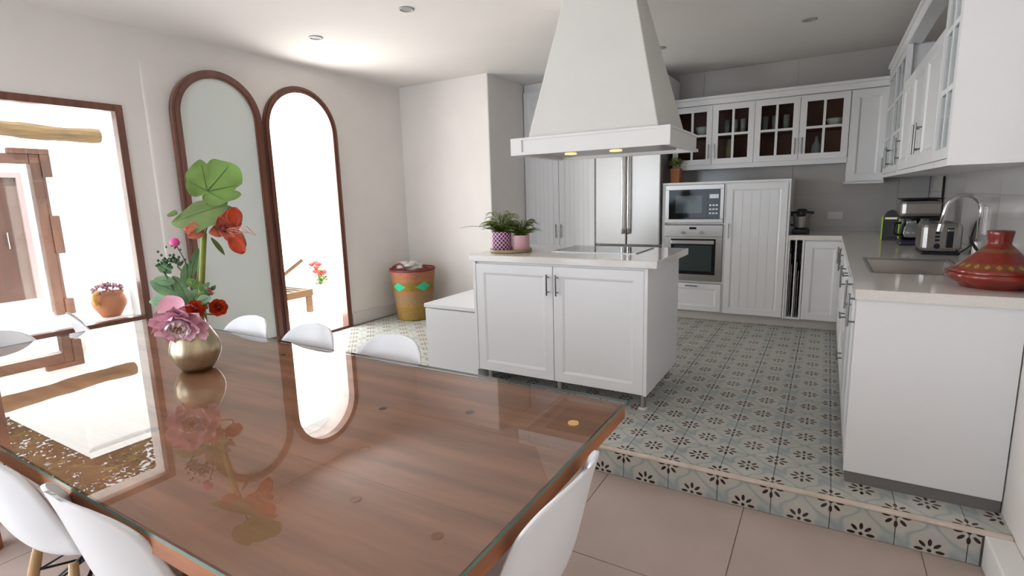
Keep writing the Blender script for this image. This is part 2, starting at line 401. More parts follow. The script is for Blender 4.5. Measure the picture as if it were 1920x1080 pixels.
# left wall with window and arched doorway
WY0, WY1, WZ0, WZ1 = -1.47, -.555, .50, 2.01
AY0, AY1, ASP = .598, 1.328, 1.972
AR = (AY1-AY0)/2; AC = (AY0+AY1)/2
wl = MB()
X0, X1 = -3.75, -3.5
wl.box(X0, X1, -4.9, -4.35, DZ-.06, CEIL+.2).box(X0, X1, -4.35, -2.35, 2.15, CEIL+.2).box(X0, X1, -2.35, WY0, DZ-.06, CEIL+.2).box(X0, X1, WY0, WY1, DZ-.06, WZ0).box(X0, X1, WY0, WY1, WZ1, CEIL+.2)  # unseen gap before the window is added for the side fill lamp
wl.box(X0, X1, WY1, AY0, DZ-.06, CEIL+.2).box(X0, X1, AY1, 2.7, DZ-.06, CEIL+.2).box(X0, X1, AY0, AY1, DZ-.06, 0)
arc = [(AC+AR*math.cos(a), ASP+AR*math.sin(a)) for a in [PI*k/28 for k in range(29)]]
TX = Matrix(((0, 0, 1, 0), (1, 0, 0, 0), (0, 1, 0, 0), (0, 0, 0, 1)))   # (a,b,h)->(h,a,b)
wl.prism(arc[::-1]+[(AY1, CEIL+.2), (AY0, CEIL+.2)][::1][::-1][::-1] if False else [(AY1, CEIL+.2), (AY0, CEIL+.2)]+[p for p in arc[::-1]], X0, X1, TX)
struct(wl.build('wall_left', 'plaster'))
# slightly proud plaster band between window and arched doorway, with a soft rounded edge
pb = MB(); prof = []
for k in range(9):
    a = PI/2*k/8; prof.append((-.385+.02*(1-math.cos(a)), .016*math.sin(a)))
pl = [(-.385, 0)]+[(a, b*.6) for a, b in prof]+[(-.365+.5*k/8, .0096*(1-k/8)**1.5) for k in range(1, 9)]
n_ = len(pl)
pb.add([(-3.5005+b*f, a, z) for z, f in ((DZ, 1), (1.9, 1), (2.2, .6), (2.32, .2), (2.4, 0)) for a, b in pl], [(r*n_+i, r*n_+i+1, r*n_+n_+i+1, r*n_+n_+i) for r in range(4) for i in range(n_-1)])
o = pb.build('trim_1', 'plaster', smooth=True); struct(o)
# other walls and ceiling
wa = struct(MB().box(-3.75, -2.29, 2.36, 3.95, DZ, CEIL+.2).build('wall_alcove', 'plaster', bevel=.012))
wb = struct(MB().box(-2.29, 1.9, 3.75, 3.95, DZ, CEIL+.2).build('wall_back', 'wall_tile_grout'))
wr = struct(MB().box(1.64, 1.9, .17, 3.75, DZ, CEIL+.2).build('wall_right', 'wall_tile_grout'))
struct(MB().box(1.51, 1.9, -4.9, .17, DZ-.06, CEIL+.2).build('wall_right_dining', 'plaster'))
near = MB(); near.box(-3.5, -3.3, -4.9, -4.6, DZ-.06, CEIL+.2).box(-1.3, 1.51, -4.9, -4.6, DZ-.06, CEIL+.2).box(-3.3, -1.3, -4.9, -4.6, 2.05, CEIL+.2)
struct(near.build('wall_near', 'plaster'))
struct(MB().box(-3.5, 1.64, -4.6, 3.75, CEIL, CEIL+.2).build('ceiling', 'ceiling_paint'))
# large-format wall tiles
def wall_tiles(par, T, u0, u1, z0, z1, ulines, zlines):
    us = [u0]+[q for q in ulines if u0+.03 < q < u1-.03]+[u1]; zs = [z0]+[q for q in zlines if z0+.03 < q < z1-.03]+[z1]
    for a, b in zip(us, us[1:]):
        for c, d in zip(zs, zs[1:]): MB().box(a+.0015, b-.0015, 0, .008, c+.0015, d-.0015, T).build('wall_tile', 'wall_tile', par)
zl = [.92+.333*k for k in range(6)]
wall_tiles(wb, frameT((0, 3.75, 0), (1, 0, 0), (0, -1, 0)), -.66, 1.63, .80, CEIL-.002, [-.40, .498, 1.396], zl)
wall_tiles(wr, frameT((1.64, 0, 0), (0, 1, 0), (-1, 0, 0)), .175, 3.74, .80, CEIL-.002, [.45, 1.35, 2.25, 3.15], zl)
# skirtings
def skirt(name, mb): return struct(mb.build(name, 'skirting', bevel=.004))
skirt('baseboard_left', MB().box(-3.5, -3.478, 1.39, 2.36, 0, .13).box(-3.5, -2.29, 2.338, 2.36, 0, .13))
skirt('baseboard_left_dining', MB().box(-3.5, -3.483, -2.35, -.03, DZ, DZ+.12))
struct(MB().box(1.424, 1.51, -4.6, -.031, DZ, DZ+.135).build('baseboard_right', 'white_paint', bevel=.006))
# window on the left wall
wn = struct(MB().box(-3.56, -3.49, WY0-.02, WY0+.028, WZ0-.02, WZ1+.02).box(-3.56, -3.49, WY1-.028, WY1+.02, WZ0-.02, WZ1+.02)
            .box(-3.56, -3.49, WY0+.028, WY1-.028, WZ0-.02, WZ0+.028).box(-3.56, -3.49, WY0+.028, WY1-.028, WZ1-.028, WZ1+.02).build('window_1', 'mahogany', bevel=.004))
wn['label'] = 'mahogany framed picture window looking onto the patio'
MB().box(-3.53, -3.522, WY0+.02, WY1-.02, WZ0+.02, WZ1-.02).build('pane', 'window_glass', wn)
MB().box(-3.97, -3.751, WY0-.05, WY1+.06, WZ0-.05, WZ0+.004).build('window_sill', 'outside_white', wn)
# arched doorway: fixed frame and the glazed leaf folded back against the wall
def arch_ring(mb, yc, r_in, r_out, zs, z0, x0, x1, foot=None, n=28):
    pi_ = [(yc+r_in, z0)]+[(yc+r_in*math.cos(PI*k/n), zs+r_in*math.sin(PI*k/n)) for k in range(n+1)]+[(yc-r_in, z0)]
    po = [(yc+r_out, z0)]+[(yc+r_out*math.cos(PI*k/n), zs+r_out*math.sin(PI*k/n)) for k in range(n+1)]+[(yc-r_out, z0)]
    m = len(pi_); vs = [(x0, a, b) for a, b in pi_]+[(x0, a, b) for a, b in po]+[(x1, a, b) for a, b in pi_]+[(x1, a, b) for a, b in po]; fs = []
    for i in range(m-1):
        fs += [(i, i+1, m+i+1, m+i), (2*m+i, 3*m+i, 3*m+i+1, 2*m+i+1), (i, 2*m+i, 2*m+i+1, i+1), (m+i, m+i+1, 3*m+i+1, 3*m+i)]
    fs += [(0, m, 3*m, 2*m), (m-1, 3*m-1, 4*m-1, 2*m-1)]
    mb.add(vs, fs); return mb
ar = MB(); arch_ring(ar, AC, AR-.012, AR+.046, ASP, .0, -3.56, -3.475)
arch_ring(ar, AC, AR+.018, AR+.034, ASP, .0, -3.48, -3.462)
ar.box(-3.6, -3.47, AY0, AY1, .0, .022)
dr = struct(ar.build('door_1', 'mahogany', auto=40)); dr['label'] = 'arched mahogany door frame open to the sunlit terrace'
lf = thing('arched_door_leaf', 'arched mahogany door leaf with frosted glass folded back against the wall', 'door', (-3.44, .50, .02))
lm = MB(); LC, LR = -.365, .365
arch_ring(lm, LC, LR-.062, LR, 1.985, 0, -.022, .022); lm.box(-.022, .022, LC-LR, LC+LR, 0, .10)
arch_ring(lm, LC, LR-.05, LR-.02, 1.985, .1, .018, .030)
lm.build('leaf_frame', 'mahogany', lf, auto=40)
n = 28; poly = [(LC+.31, .09)]+[(LC+.31*math.cos(PI*k/n), 1.985+.31*math.sin(PI*k/n)) for k in range(n+1)]+[(LC-.31, .09)]
MB().prism(poly, -.004, .004, TX).build('pane', 'leaf_glass', lf)
for z in (.3, 1.1, 1.8): MB().tube([(-.004, .008, z), (-.004, .008, z+.09)], .008, 8).build('hinge', 'steel_dark', lf)
lf.rotation_euler = (0, 0, math.radians(-1.5))

# ---------------- patio outside
struct(MB().box(-14, -3.75, -8, 3.4, DZ-.1, DZ).build('ground_patio', 'outside_floor'))
PX = -8.4; PY1 = .60; PW = 1.15
pw = MB(); pw.box(PX-.3, PX, PY1, 3.4, DZ, 2.62).box(PX-.3, PX, -8, PY1-PW, DZ, 2.62).box(PX-.3, PX, PY1-PW, PY1, 1.95, 2.62)
pw.box(PX-2.4, PX-2.2, -2.6, 3.0, DZ, 2.4)
struct(pw.build('wall_patio', 'outside_white'))
struct(MB().box(-14, -3.75, 3.2, 3.5, DZ, 4.4).build('wall_terrace_side', 'outside_white'))
struct(MB().box(-15, -11, 1.45, 4.5, DZ, 4.6).box(-11.0, -10.97, 1.45, 4.5, 4.5, 4.62).build('wall_upper_storey', 'outside_white'))
# carved portal
pt = thing('patio_portal', 'carved orange-brown wooden portal frame standing in the white patio wall', 'door frame', (PX, PY1, DZ))
def pbx(nm, m, *a): return MB().box(*a).build(nm, m, pt, world=True, bevel=.006)
pbx('post', 'portal_wood', PX-.02, PX+.06, PY1-.13, PY1-.021, DZ, 2.059); pbx('post', 'portal_wood', PX-.02, PX+.06, PY1-PW+.021, PY1-PW+.13, DZ, 2.059)
for a in (PY1-.021, PY1-PW-.02): pbx('post_edge', 'portal_wood', PX-.02, PX+.05, a+.001, a+.04, DZ, 2.059)
pbx('lintel', 'portal_wood', PX-.02, PX+.05, PY1-PW+.13, PY1-.13, 1.93, 2.06)
for (a, b) in ((1.76, 2.06), (.72, 1.24), (DZ, .08)):
    pbx('corner_block', 'portal_wood', PX-.02, PX+.08, PY1-.02, PY1+.09, a, b); pbx('corner_block', 'portal_wood', PX-.02, PX+.08, PY1-PW-.09, PY1-PW+.02, a, b)
pbx('head_block', 'portal_wood', PX-.02, PX+.08, PY1-.34, PY1+.09, 2.06, 2.13)
pbx('jamb', 'jamb_pale', PX-.30, PX-.02, PY1-.06, PY1-.0, DZ, 1.95); pbx('jamb', 'jamb_pale', PX-.30, PX-.02, PY1-PW, PY1-PW+.06, DZ, 1.95)
pd = thing('inner_patio_door', 'dark brown door with steel handle deep inside the patio portal', 'door', (PX-2.2, 0, DZ))
MB().box(PX-2.2, PX-2.13, -.10, .80, DZ, 1.85).build('leaf', 'door_wood', pd, world=True)
MB().box(PX-2.2, PX-2.15, .80, .96, DZ, 1.85).build('side_panel', 'jamb_pale', pd, world=True)
MB().box(PX-2.2, PX-2.10, .96, 1.03, DZ, 1.93).box(PX-2.2, PX-2.10, -.10, .96, 1.85, 1.93).build('frame', 'jamb_rose', pd, world=True)
MB().tube([(PX-2.10, .72, .72), (PX-2.10, .72, .98)], .016).build('handle', 'chrome', pd, world=True)
# beam
bm_ = MB(); pts = smoothpath([(-8.12, 1.22, 2.33), (-8.1, .7, 2.32), (-8.08, .1, 2.345), (-8.05, -.8, 2.36), (-8.0, -2.5, 2.40)], 8)
bm_.tube(pts, [.095+.006*math.sin(i*.7)+.008*random.random() for i in range(len(pts))], 9)
tag(bm_.build('timber_beam', 'beam_wood', auto=50), 'rough round timber beam above the patio portal', 'beam')
# clay pot on the outer sill
cp = thing('clay_pot', 'round terracotta pot of dried flowers outside the window', 'plant pot', (-3.85, -.655, WZ0+.004))
MB().lathe([(.055, 0), (.062, .006), (.085, .04), (.108, .085), (.113, .115), (.103, .15), (.092, .17), (.098, .182), (.104, .19), (.094, .192), (.085, .175)], 28).build('pot_body', 'terracotta', cp, smooth=True)
MB().lathe([(.001, 0), (.088, .0)], 20, (0, 0, .178), cap0=False).build('soil', 'soil', cp)
hd = MB(); hd.tube(smoothpath([(.05, -.085, .10), (.075, -.118, .13), (.072, -.118, .18), (.045, -.08, .20)]), .016, 8); hd.build('handle', 'pot_handle', cp, smooth=True)
fb = MB()
for k in range(70):
    a = random.uniform(0, 2*PI); r = .10*math.sqrt(random.random()); z = .19+.055*(1-(r/.11)**2)+random.uniform(-.012, .012); s_ = random.uniform(.008, .016)
    fb.lathe([(.2*s_, -s_), (s_, 0), (.3*s_, s_)], 6, (r*math.cos(a), r*math.sin(a), z), cap1=True)
fb.build('flower_heads', 'mixed_bloom', cp, smooth=True)['kind'] = 'stuff'
tw = MB(); tw.tube([(0, .03, .205), (.05, .10, .206), (.09, .155, .204)], .0022, 5); tw.build('twig', 'leaf_dark', cp)
# lounger
lg = thing('sun_lounger', 'teak sun lounger with raised white cushion on the terrace', 'lounger', (-5.4, 1.23, DZ))
LX0, LX1, LY1, LY0 = -5.72, -5.08, 2.18, .28; LH = DZ+.31
def lbx(nm, m, *a, T=None): return MB().box(*a, T=T).build(nm, m, lg, world=True, bevel=.006)
for x in (LX0, LX1-.05): lbx('rail', 'teak', x, x+.05, LY0, LY1, LH-.09, LH)
lbx('end_rail', 'teak', LX0+.05, LX1-.05, LY1-.05, LY1, LH-.09, LH)
for x in (LX0, LX1-.06):
    for y in (LY0+.1, LY1-.09): lbx('leg', 'teak', x, x+.06, y, y+.07, DZ, LH-.09)
for k in range(16): y = LY0+.05+k*.115; (lbx('slat', 'teak', LX0+.05, LX1-.05, y, y+.07, LH-.03, LH-.005) if y < LY1-.12 else None)
TB = Matrix.Translation((0, 1.42, LH+.03)) @ Matrix.Rotation(math.radians(28), 4, 'X')
lbx('back_frame', 'teak', LX0+.06, LX1-.06, 0, .78, -.02, .02, T=TB)
MB().box(LX0+.05, LX1-.05, 0, .80, .02, .12, T=TB).build('cushion', 'cushion', lg, world=True, bevel=.03)
MB().box(LX0+.05, LX1-.05, LY0, 1.40, LH, LH+.09).build('seat_cushion', 'cushion', lg, world=True, bevel=.03)
# potted red geranium by the terrace wall
gp = thing('flowering_plant', 'small red flowering plant in white pot on the terrace', 'plant', (-5.9, 2.97, DZ))
MB().lathe([(.08, 0), (.12, .20), (.13, .21), (.12, .215), (.11, .18)], 20).build('pot', 'outside_white', gp, smooth=True)
g1, g2, g3 = MB(), MB(), MB()
for k in range(15):
    a = random.uniform(0, 2*PI); r = random.uniform(.02, .13); z = random.uniform(.30, .56); p = (r*math.cos(a), r*math.sin(a), z)
    g1.tube(smoothpath([(0, 0, .18), (p[0]*.4, p[1]*.4, z*.6), p]), .004, 5)
    if z > .36: g2.lathe([(.005, -.03), (.036, -.012), (.045, .01), (.02, .034)], 8, p, cap1=True)
    for j in range(4):
        q = Vector(p)*random.uniform(.6, .9); T = Matrix.Translation((q.x+random.uniform(-.04, .04), q.y+random.uniform(-.04, .04), max(.22, q.z))) @ Matrix.Rotation(random.uniform(0, 6), 4, 'Z') @ Matrix.Rotation(random.uniform(-.8, .8), 4, 'X')
        g3.add([(0, 0, 0), (.05, .03, .01), (.07, 0, .0), (.05, -.03, .01)], [(0, 1, 2, 3)], T)
g1.build('stems', 'stem_green', gp); g2.build('blossoms', 'red_bloom', gp, smooth=True)['kind'] = 'stuff'; g3.build('foliage', 'leaf_olive', gp)['kind'] = 'stuff'
# trees behind the patio (seen in the table's reflection)
def tree(x, y, h, r, label):
    t = thing('tree', label, 'tree', (x, y, DZ), 0, 'trees behind the patio'); rnd = random.Random(int(x*31+y*7))
    MB().tube(smoothpath([(0, 0, 0), (.1, .05, h*.4), (-.05, .1, h*.75)]), [.16-.11*i/12 for i in range(13)], 8).build('trunk', 'bark', t, smooth=True)
    lv = MB()
    for k in range(14000):
        d = Vector((rnd.gauss(0, 1), rnd.gauss(0, 1), rnd.gauss(0, 1))).normalized()*r*(.6+.4*rnd.random())*(1+.18*math.sin(9*rnd.random()))
        c = Vector((d.x, d.y, h*.75+d.z*.8)); s_ = rnd.uniform(.08, .17)
        T = Matrix.Translation(c) @ Matrix.Rotation(rnd.uniform(0, 6.3), 4, 'Z') @ Matrix.Rotation(rnd.uniform(-1.4, 1.4), 4, 'X')
        lv.add([(-s_, 0, 0), (0, -s_*.4, .02), (s_, 0, 0), (0, s_*.4, .02)], [(0, 1, 2, 3)], T)
    lv.build('foliage', 'tree_leaves', t, recalc=False)['kind'] = 'stuff'
tree(-17, -4.6, 7.5, 3.2, 'leafy olive-green tree mirrored in the tabletop left of the upper storey')
tree(-20, 3.6, 9.0, 3.4, 'leafy olive-green tree mirrored in the tabletop above the white upper storey')
tree(-17, 11.5, 8.5, 3.2, 'leafy olive-green tree behind the terrace side wall')

# ================================================================== ISLAND
NY = (0, -1, 0); NX = (-1, 0, 0); UX = (1, 0, 0); UY = (0, 1, 0); UYn = (0, -1, 0)
IX0, IX1, IY0, IY1 = -1.255, -.035, .50, 1.22
isl = thing('island_cabinet', 'white kitchen island cabinet with two panelled doors on steel feet', 'cabinet', (-.65, .86, 0))
MB().box(IX0, IX1, IY0, IY1, .115, .885).build('body', 'cabinet_white', isl, world=True, bevel=.002)
for x in (IX0, IX1-.02): MB().box(x, x+.02, IY0-.022, IY0+.001, .115, .885).build('side_panel', 'cabinet_white', isl, world=True)
wd = (IX1-IX0-.046)/2
door(isl, (IX0+.022, IY0, .118), UX, NY, wd, .755, wd-.03, .64, .135)
door(isl, (IX0+.026+wd, IY0, .118), UX, NY, wd-.002, .755, .03, .64, .135)
for x in (IX0+.06, (IX0+IX1)/2, IX1-.045):
    for y in (IY0+.065, IY1-.08):
        f_ = MB().lathe([(.018, .012), (.018, .116)], 14, (x, y, 0), cap1=True).build('foot', 'steel', isl, world=True, smooth=False)
        MB().lathe([(.028, 0), (.028, .008), (.02, .013)], 14, (x, y, 0), cap1=True).build('foot_cap', 'ceramic_white', f_, world=True)
it = MB().box(-1.285, .02, .47, 1.255, .888, .932).build('island_worktop', 'worktop', bevel=.004)
tag(it, 'pale polished stone worktop on the kitchen island', 'worktop')
hb = thing('induction_hob', 'black glass induction hob set into the island worktop', 'hob', (-.52, 1.0, .932))
MB().box(-.80, -.21, .80, 1.20, .932, .937).build('glass_plate', 'hob_glass', hb, world=True)
MB().box(-.805, -.80, .795, 1.205, .932, .9375).box(-.21, -.205, .795, 1.205, .932, .9375).box(-.80, -.21, .795, .80, .932, .9375).box(-.80, -.21, 1.20, 1.205, .932, .9375).build('steel_rim', 'steel_dark', hb, world=True)
bx = thing('storage_chest', 'low white box chest with lid between island and basket', 'chest', (-1.49, .9, 0))
MB().box(-1.72, -1.262, .50, 1.3, 0, .515).build('body', 'cabinet_white', bx, world=True, bevel=.003)
MB().box(-1.725, -1.262, .492, 1.305, .522, .552).build('lid', 'cabinet_white', bx, world=True, bevel=.004)

# hood
hz0, hz1 = 1.585, 1.69
HX0, HX1, HY0, HY1 = -.99, .03, .62, 1.36
hood = thing('cooker_hood', 'tapering white plaster cooker hood hanging over the island', 'cooker hood', (-.48, 1.0, CEIL))
b4 = [(-.90, .655), (-.035, .655), (-.035, 1.33), (-.90, 1.33)]; t4 = [(-.70, .83), (-.255, .83), (-.255, 1.06), (-.70, 1.06)]
MB().add([(x, y, hz1-.01) for x, y in b4]+[(x, y, CEIL) for x, y in t4], [(0, 1, 5, 4), (1, 2, 6, 5), (2, 3, 7, 6), (3, 0, 4, 7), (4, 5, 6, 7), (0, 3, 2, 1)]).build('chimney', 'hood_plaster', hood, world=True, bevel=.006)
bd = MB(); e = .014
bd.box(HX0, HX1, HY0, HY0+.03, hz0, hz1).box(HX0, HX1, HY1-.03, HY1, hz0, hz1).box(HX0, HX0+.03, HY0+.03, HY1-.03, hz0, hz1).box(HX1-.03, HX1, HY0+.03, HY1-.03, hz0, hz1)
bd.box(HX0+.01, HX1-.01, HY0+.01, HY1-.01, hz1-.02, hz1-.004)
bdo = bd.build('band', 'white_paint', hood, world=True, bevel=.002)
def ringbox(z0, z1, e):
    m = MB(); m.box(HX0-e, HX1+e, HY0-e, HY0, z0, z1).box(HX0-e, HX1+e, HY1, HY1+e, z0, z1).box(HX0-e, HX0, HY0, HY1, z0, z1).box(HX1, HX1+e, HY0, HY1, z0, z1); return m
ringbox(hz1-.012, hz1+.002, .012).build('top_moulding', 'white_paint', hood, world=True); ringbox(hz0-.002, hz0+.016, .012).build('bottom_moulding', 'white_paint', hood, world=True)
for x, y in ((HX0, HY0), (HX1, HY0)): MB().box(x-.012 if x < -.5 else x-.07, x+.07 if x < -.5 else x+.012, y-.012, y, hz0+.016, hz1-.012).build('corner_block', 'white_paint', hood, world=True)
MB().box(HX0+.03, HX1-.03, HY0+.03, HY1-.03, hz0+.03, hz0+.04).build('underside', 'hood_plaster', hood, world=True)
MB().box(-.86, -.07, .78, 1.22, hz0+.012, hz0+.03).build('filter_panel', 'steel', hood, world=True)
for x in (-.70, -.38): MB().lathe([(.04, 0), (.04, .006)], 18, (x, .90, hz0+.004), cap1=True).build('lamp', 'lamp_glow', hood, world=True)

# fern tray on the island
ty = (-1.10, .74); tz = .932
tr = thing('round_tray', 'round wooden tray under the two pink plant pots', 'tray', (ty[0], ty[1], tz))
MB().lathe([(.142, 0), (.15, .004), (.15, .022), (.141, .022), (.139, .008), (.001, .008)], 32).build('tray_dish', 'tray_wood', tr, auto=40)
def fern(name, label, x, y, r, h, m, nfr, ln, up=None, seed=1):
    t = thing(name, label, 'potted plant', (x, y, tz+.008)); rnd = random.Random(seed)
    MB().lathe([(r*.92, 0), (r, .01), (r, h), (r-.006, h), (r-.008, h-.02)], 28).build('pot', m, t, auto=40)
    MB().lathe([(.001, 0), (r-.007, 0)], 20, (0, 0, h-.015), cap0=False).build('soil', 'soil', t)
    def frond(a, lift, L, w, mm):
        fr_ = MB(); d = Vector((math.cos(a), math.sin(a), 0)); sd_ = Vector((-d.y, d.x, 0)); P = []
        for k in range(11): q = k/10; P.append(Vector((0, 0, h-.01))+d*(L*q)+Vector((0, 0, lift*L*(q*1.5-q*q*1.1))))
        fr_.tube(P, [.0018]*10+[.0006], 4)
        for k in range(1, 11):
            ll = w*(1-(k/10.5)**2)+.004
            for sg in (-1, 1):
                c = P[k]; tip = c+sd_*sg*ll+d*ll*.45+Vector((0, 0, -ll*.2)); bt = d*.0075
                fr_.add([c-bt, c+bt, tip+bt*.4, tip-bt*.2], [(0, 1, 2, 3)])
        fr_.build('frond', mm, t, recalc=False)
    for k in range(nfr): frond(2*PI*k/nfr+rnd.uniform(-.3, .3), rnd.uniform(.5, 2.0), ln*rnd.uniform(.7, 1.1), .034*rnd.uniform(.8, 1.2), 'fern_green' if k % 3 else 'fern_dark')
    for a, li, L in (up or []): frond(a, li, L, .014, 'fern_dark')
    return t
fern('potted_fern', 'arching fern in purple lattice-patterned pot on the island', -1.165, .715, .074, .135, 'lattice_pot', 60, .145, [(PI*1.13, .35, .29), (2.2, 4.2, .065), (2.0, 3.4, .07)], 3)
fern('potted_fern', 'fern in plain pale pink pot on the island', -1.03, .765, .06, .108, 'pink_ceramic', 50, .125, [(.3, .6, .15)], 5)

# ================================================================== BACK RUN
BY = 3.10; BW = 3.738
def carcass(t, x0, x1, y0, y1, z0, z1, m='cabinet_white'): return MB().box(x0, x1, y0, y1, z0, z1).build('body', m, t, world=True, bevel=.0015)
pn = thing('pantry_cabinet', 'tall white pantry cupboard with grooved doors beside the fridge', 'cabinet', (-1.82, 3.4, 0))
carcass(pn, -2.285, -1.40, BY+.02, BW, .09, 2.50)
door(pn, (-2.28, BY+.02, .09), UX, NY, .435, 2.40, .405, .82, .16, beads=5); door(pn, (-1.84, BY+.02, .09), UX, NY, .435, 2.40, .03, .82, .16, beads=5)
MB().box(-2.285, -1.40, BY+.03, BW, 2.50, CEIL-.003).build('top_filler', 'cabinet_white', pn, world=True); MB().box(-2.285, -1.40, BY+.07, BW, 0, .09).build('plinth', 'plinth_pale', pn, world=True)
fg = thing('refrigerator', 'stainless steel french-door refrigerator with bottom freezer drawer', 'refrigerator', (-1.02, 3.4, 0))
MB().box(-1.385, -.66, BY+.02, BW-.02, .02, 1.80).build('body', 'steel_dark', fg, world=True)
for a, b, hx in ((-1.38, -1.026, -1.055), (-1.019, -.665, -.99)):
    d = MB().box(a, b, BY-.045, BY+.018, .765, 1.795).build('door', 'steel', fg, world=True, bevel=.012)
    MB().tube(smoothpath([(hx, BY-.045, .93), (hx, BY-.09, .96), (hx, BY-.09, 1.70), (hx, BY-.045, 1.73)]), .013, 10).build('handle', 'chrome', d, world=True, smooth=True)
d = MB().box(-1.38, -.665, BY-.045, BY+.018, .06, .755).build('freezer_drawer', 'steel', fg, world=True, bevel=.012)
MB().tube(smoothpath([(-1.30, BY-.045, .66), (-1.28, BY-.09, .66), (-.765, BY-.09, .66), (-.745, BY-.045, .66)]), .013, 10).build('handle', 'chrome', d, world=True, smooth=True)
bc = thing('bridge_cabinet', 'white cupboard above the refrigerator behind the hood', 'cabinet', (-1.02, 3.5, 1.82))
MB().box(-1.398, -.655, BY+.02, BW, 1.83, 2.50).build('body', 'cabinet_white', bc, world=True); door(bc, (-1.395, BY+.02, 1.835), UX, NY, .366, .66); door(bc, (-1.025, BY+.02, 1.835), UX, NY, .366, .66)
# oven column
oc = thing('oven_housing', 'white housing cabinet around the microwave and oven', 'cabinet', (-.33, 3.4, 0))
MB().box(-.652, -.622, BY, BW, 0, 1.40).box(-.047, -.031, BY, BW, .09, 1.40).box(-.652, -.031, BY-.005, BW, 1.385, 1.408).box(-.622, -.047, BY+.02, BW, .385, .405).box(-.622, -.047, BY+.02, BW, .985, 1.0).box(-.622, -.047, BW-.03, BW, .09, 1.385).box(-.622, -.047, BY+.02, BW-.03, .09, .105).build('body', 'cabinet_white', oc, world=True)
door(oc, (-.618, BY+.001, .098), UX, NY, .570, .285, .285, .262, .12, False, .05, name='drawer')
mw = thing('microwave_oven', 'built-in microwave with black glass door and steel frame', 'microwave', (-.33, 3.3, 1.0))
MB().box(-.615, -.053, BY+.002, 3.5, 1.003, 1.38).build('body', 'steel_dark', mw, world=True)
fm = MB(); fm.box(-.618, -.05, BY-.014, BY+.002, 1.335, 1.382).box(-.618, -.05, BY-.014, BY+.002, 1.003, 1.04).box(-.618, -.582, BY-.014, BY+.002, 1.04, 1.335).box(-.082, -.05, BY-.014, BY+.002, 1.04, 1.335); fm.build('frame', 'steel', mw, world=True, bevel=.002)
gd = MB().box(-.582, -.205, BY-.012, BY+.001, 1.04, 1.335).build('door', 'black_glass', mw, world=True)
MB().box(-.515, -.255, BY-.0135, BY-.012, 1.10, 1.275).build('window', 'oven_glass', gd, world=True)
cp_ = MB().box(-.203, -.082, BY-.012, BY+.001, 1.04, 1.335).build('control_panel', 'black_glass', mw, world=True)
MB().box(-.185, -.10, BY-.0132, BY-.012, 1.245, 1.285).build('display', 'steel_dark', cp_, world=True)
for k in range(3):
    for j in range(3): MB().box(-.185+k*.03, -.165+k*.03, BY-.0132, BY-.012, 1.09+j*.04, 1.105+j*.04).build('button', 'steel', cp_, world=True)
ov = thing('wall_oven', 'built-in steel oven with dark glass door and towel-bar handle', 'oven', (-.33, 3.3, .41))
MB().box(-.615, -.053, BY+.002, 3.6, .41, .98).build('body', 'steel_dark', ov, world=True)
cpn = MB().box(-.618, -.05, BY-.016, BY+.002, .865, .98).build('control_panel', 'steel', ov, world=True, bevel=.002)
MB().box(-.372, -.302, BY-.0175, BY-.016, .938, .96).build('display', 'black_glass', cpn, world=True)
for x in (-.43, -.245):
    kn = MB(); kn.tube([(x, BY-.016, .905), (x, BY-.04, .905)], .017, 16); kn.build('knob', 'chrome', cpn, world=True, auto=40)
ovd = MB(); ovd.box(-.618, -.555, BY-.012, BY+.002, .412, .86).box(-.113, -.05, BY-.012, BY+.002, .412, .86).box(-.555, -.113, BY-.012, BY+.002, .412, .475).box(-.555, -.113, BY-.012, BY+.002, .84, .86)
ovd = ovd.build('door', 'steel', ov, world=True)
MB().box(-.555, -.113, BY-.011, BY+.001, .475, .84).build('glass', 'black_glass', ovd, world=True); MB().box(-.52, -.148, BY-.0125, BY-.011, .51, .775).build('window', 'oven_glass', ovd, world=True)
MB().box(-.545, -.123, BY-.055, BY-.04, .79, .828).box(-.545, -.53, BY-.04, BY-.011, .80, .82).box(-.138, -.123, BY-.04, BY-.011, .80, .82).build('handle', 'steel', ovd, world=True, bevel=.004)
# larder
ld = thing('larder_cabinet', 'tall white single-door cabinet right of the oven', 'cabinet', (.23, 3.4, 0))
carcass(ld, -.03, .515, BY+.002, BW, .09, 1.388); MB().box(-.03, .53, BY-.005, BW, 1.389, 1.408).build('top', 'cabinet_white', ld, world=True); MB().box(.515, .53, BY-.02, BW, .09, 1.389).build('side_panel', 'cabinet_white', ld, world=True)
door(ld, (-.026, BY+.002, .095), UX, NY, .535, 1.285, .03, .83, .15, True, .055, beads=5)
pp = thing('potted_herb', 'small leafy herb in square terracotta pot above the microwave', 'potted plant', (-.565, 3.28, 1.408))
MB().add([(-.042, -.042, 0), (.042, -.042, 0), (.042, .042, 0), (-.042, .042, 0), (-.05, -.05, .15), (.05, -.05, .15), (.05, .05, .15), (-.05, .05, .15)], [(0, 3, 2, 1), (4, 5, 6, 7), (0, 1, 5, 4), (1, 2, 6, 5), (2, 3, 7, 6), (3, 0, 4, 7)]).build('pot', 'terracotta', pp, bevel=.004)
lv = MB()
for k in range(110):
    d = Vector((random.gauss(0, 1), random.gauss(0, 1), random.gauss(0, .8))).normalized()*.06*random.uniform(.5, 1.25)
    T = Matrix.Translation((d.x, d.y, .21+d.z*.8)) @ Matrix.Rotation(random.uniform(0, 6), 4, 'Z') @ Matrix.Rotation(random.uniform(-1.2, 1.2), 4, 'X')
    lv.add([(-.022, 0, 0), (0, -.010, .004), (.022, 0, 0), (0, .010, .004)], [(0, 1, 2, 3)], T)
lv.build('foliage', 'fern_green', pp, recalc=False)['kind'] = 'stuff'
st = MB()
for k in range(8): a = k*.8; st.tube([(0, 0, .14), (.02*math.cos(a), .02*math.sin(a), .22)], .0025, 5)
st.build('stems', 'stem_green', pp)
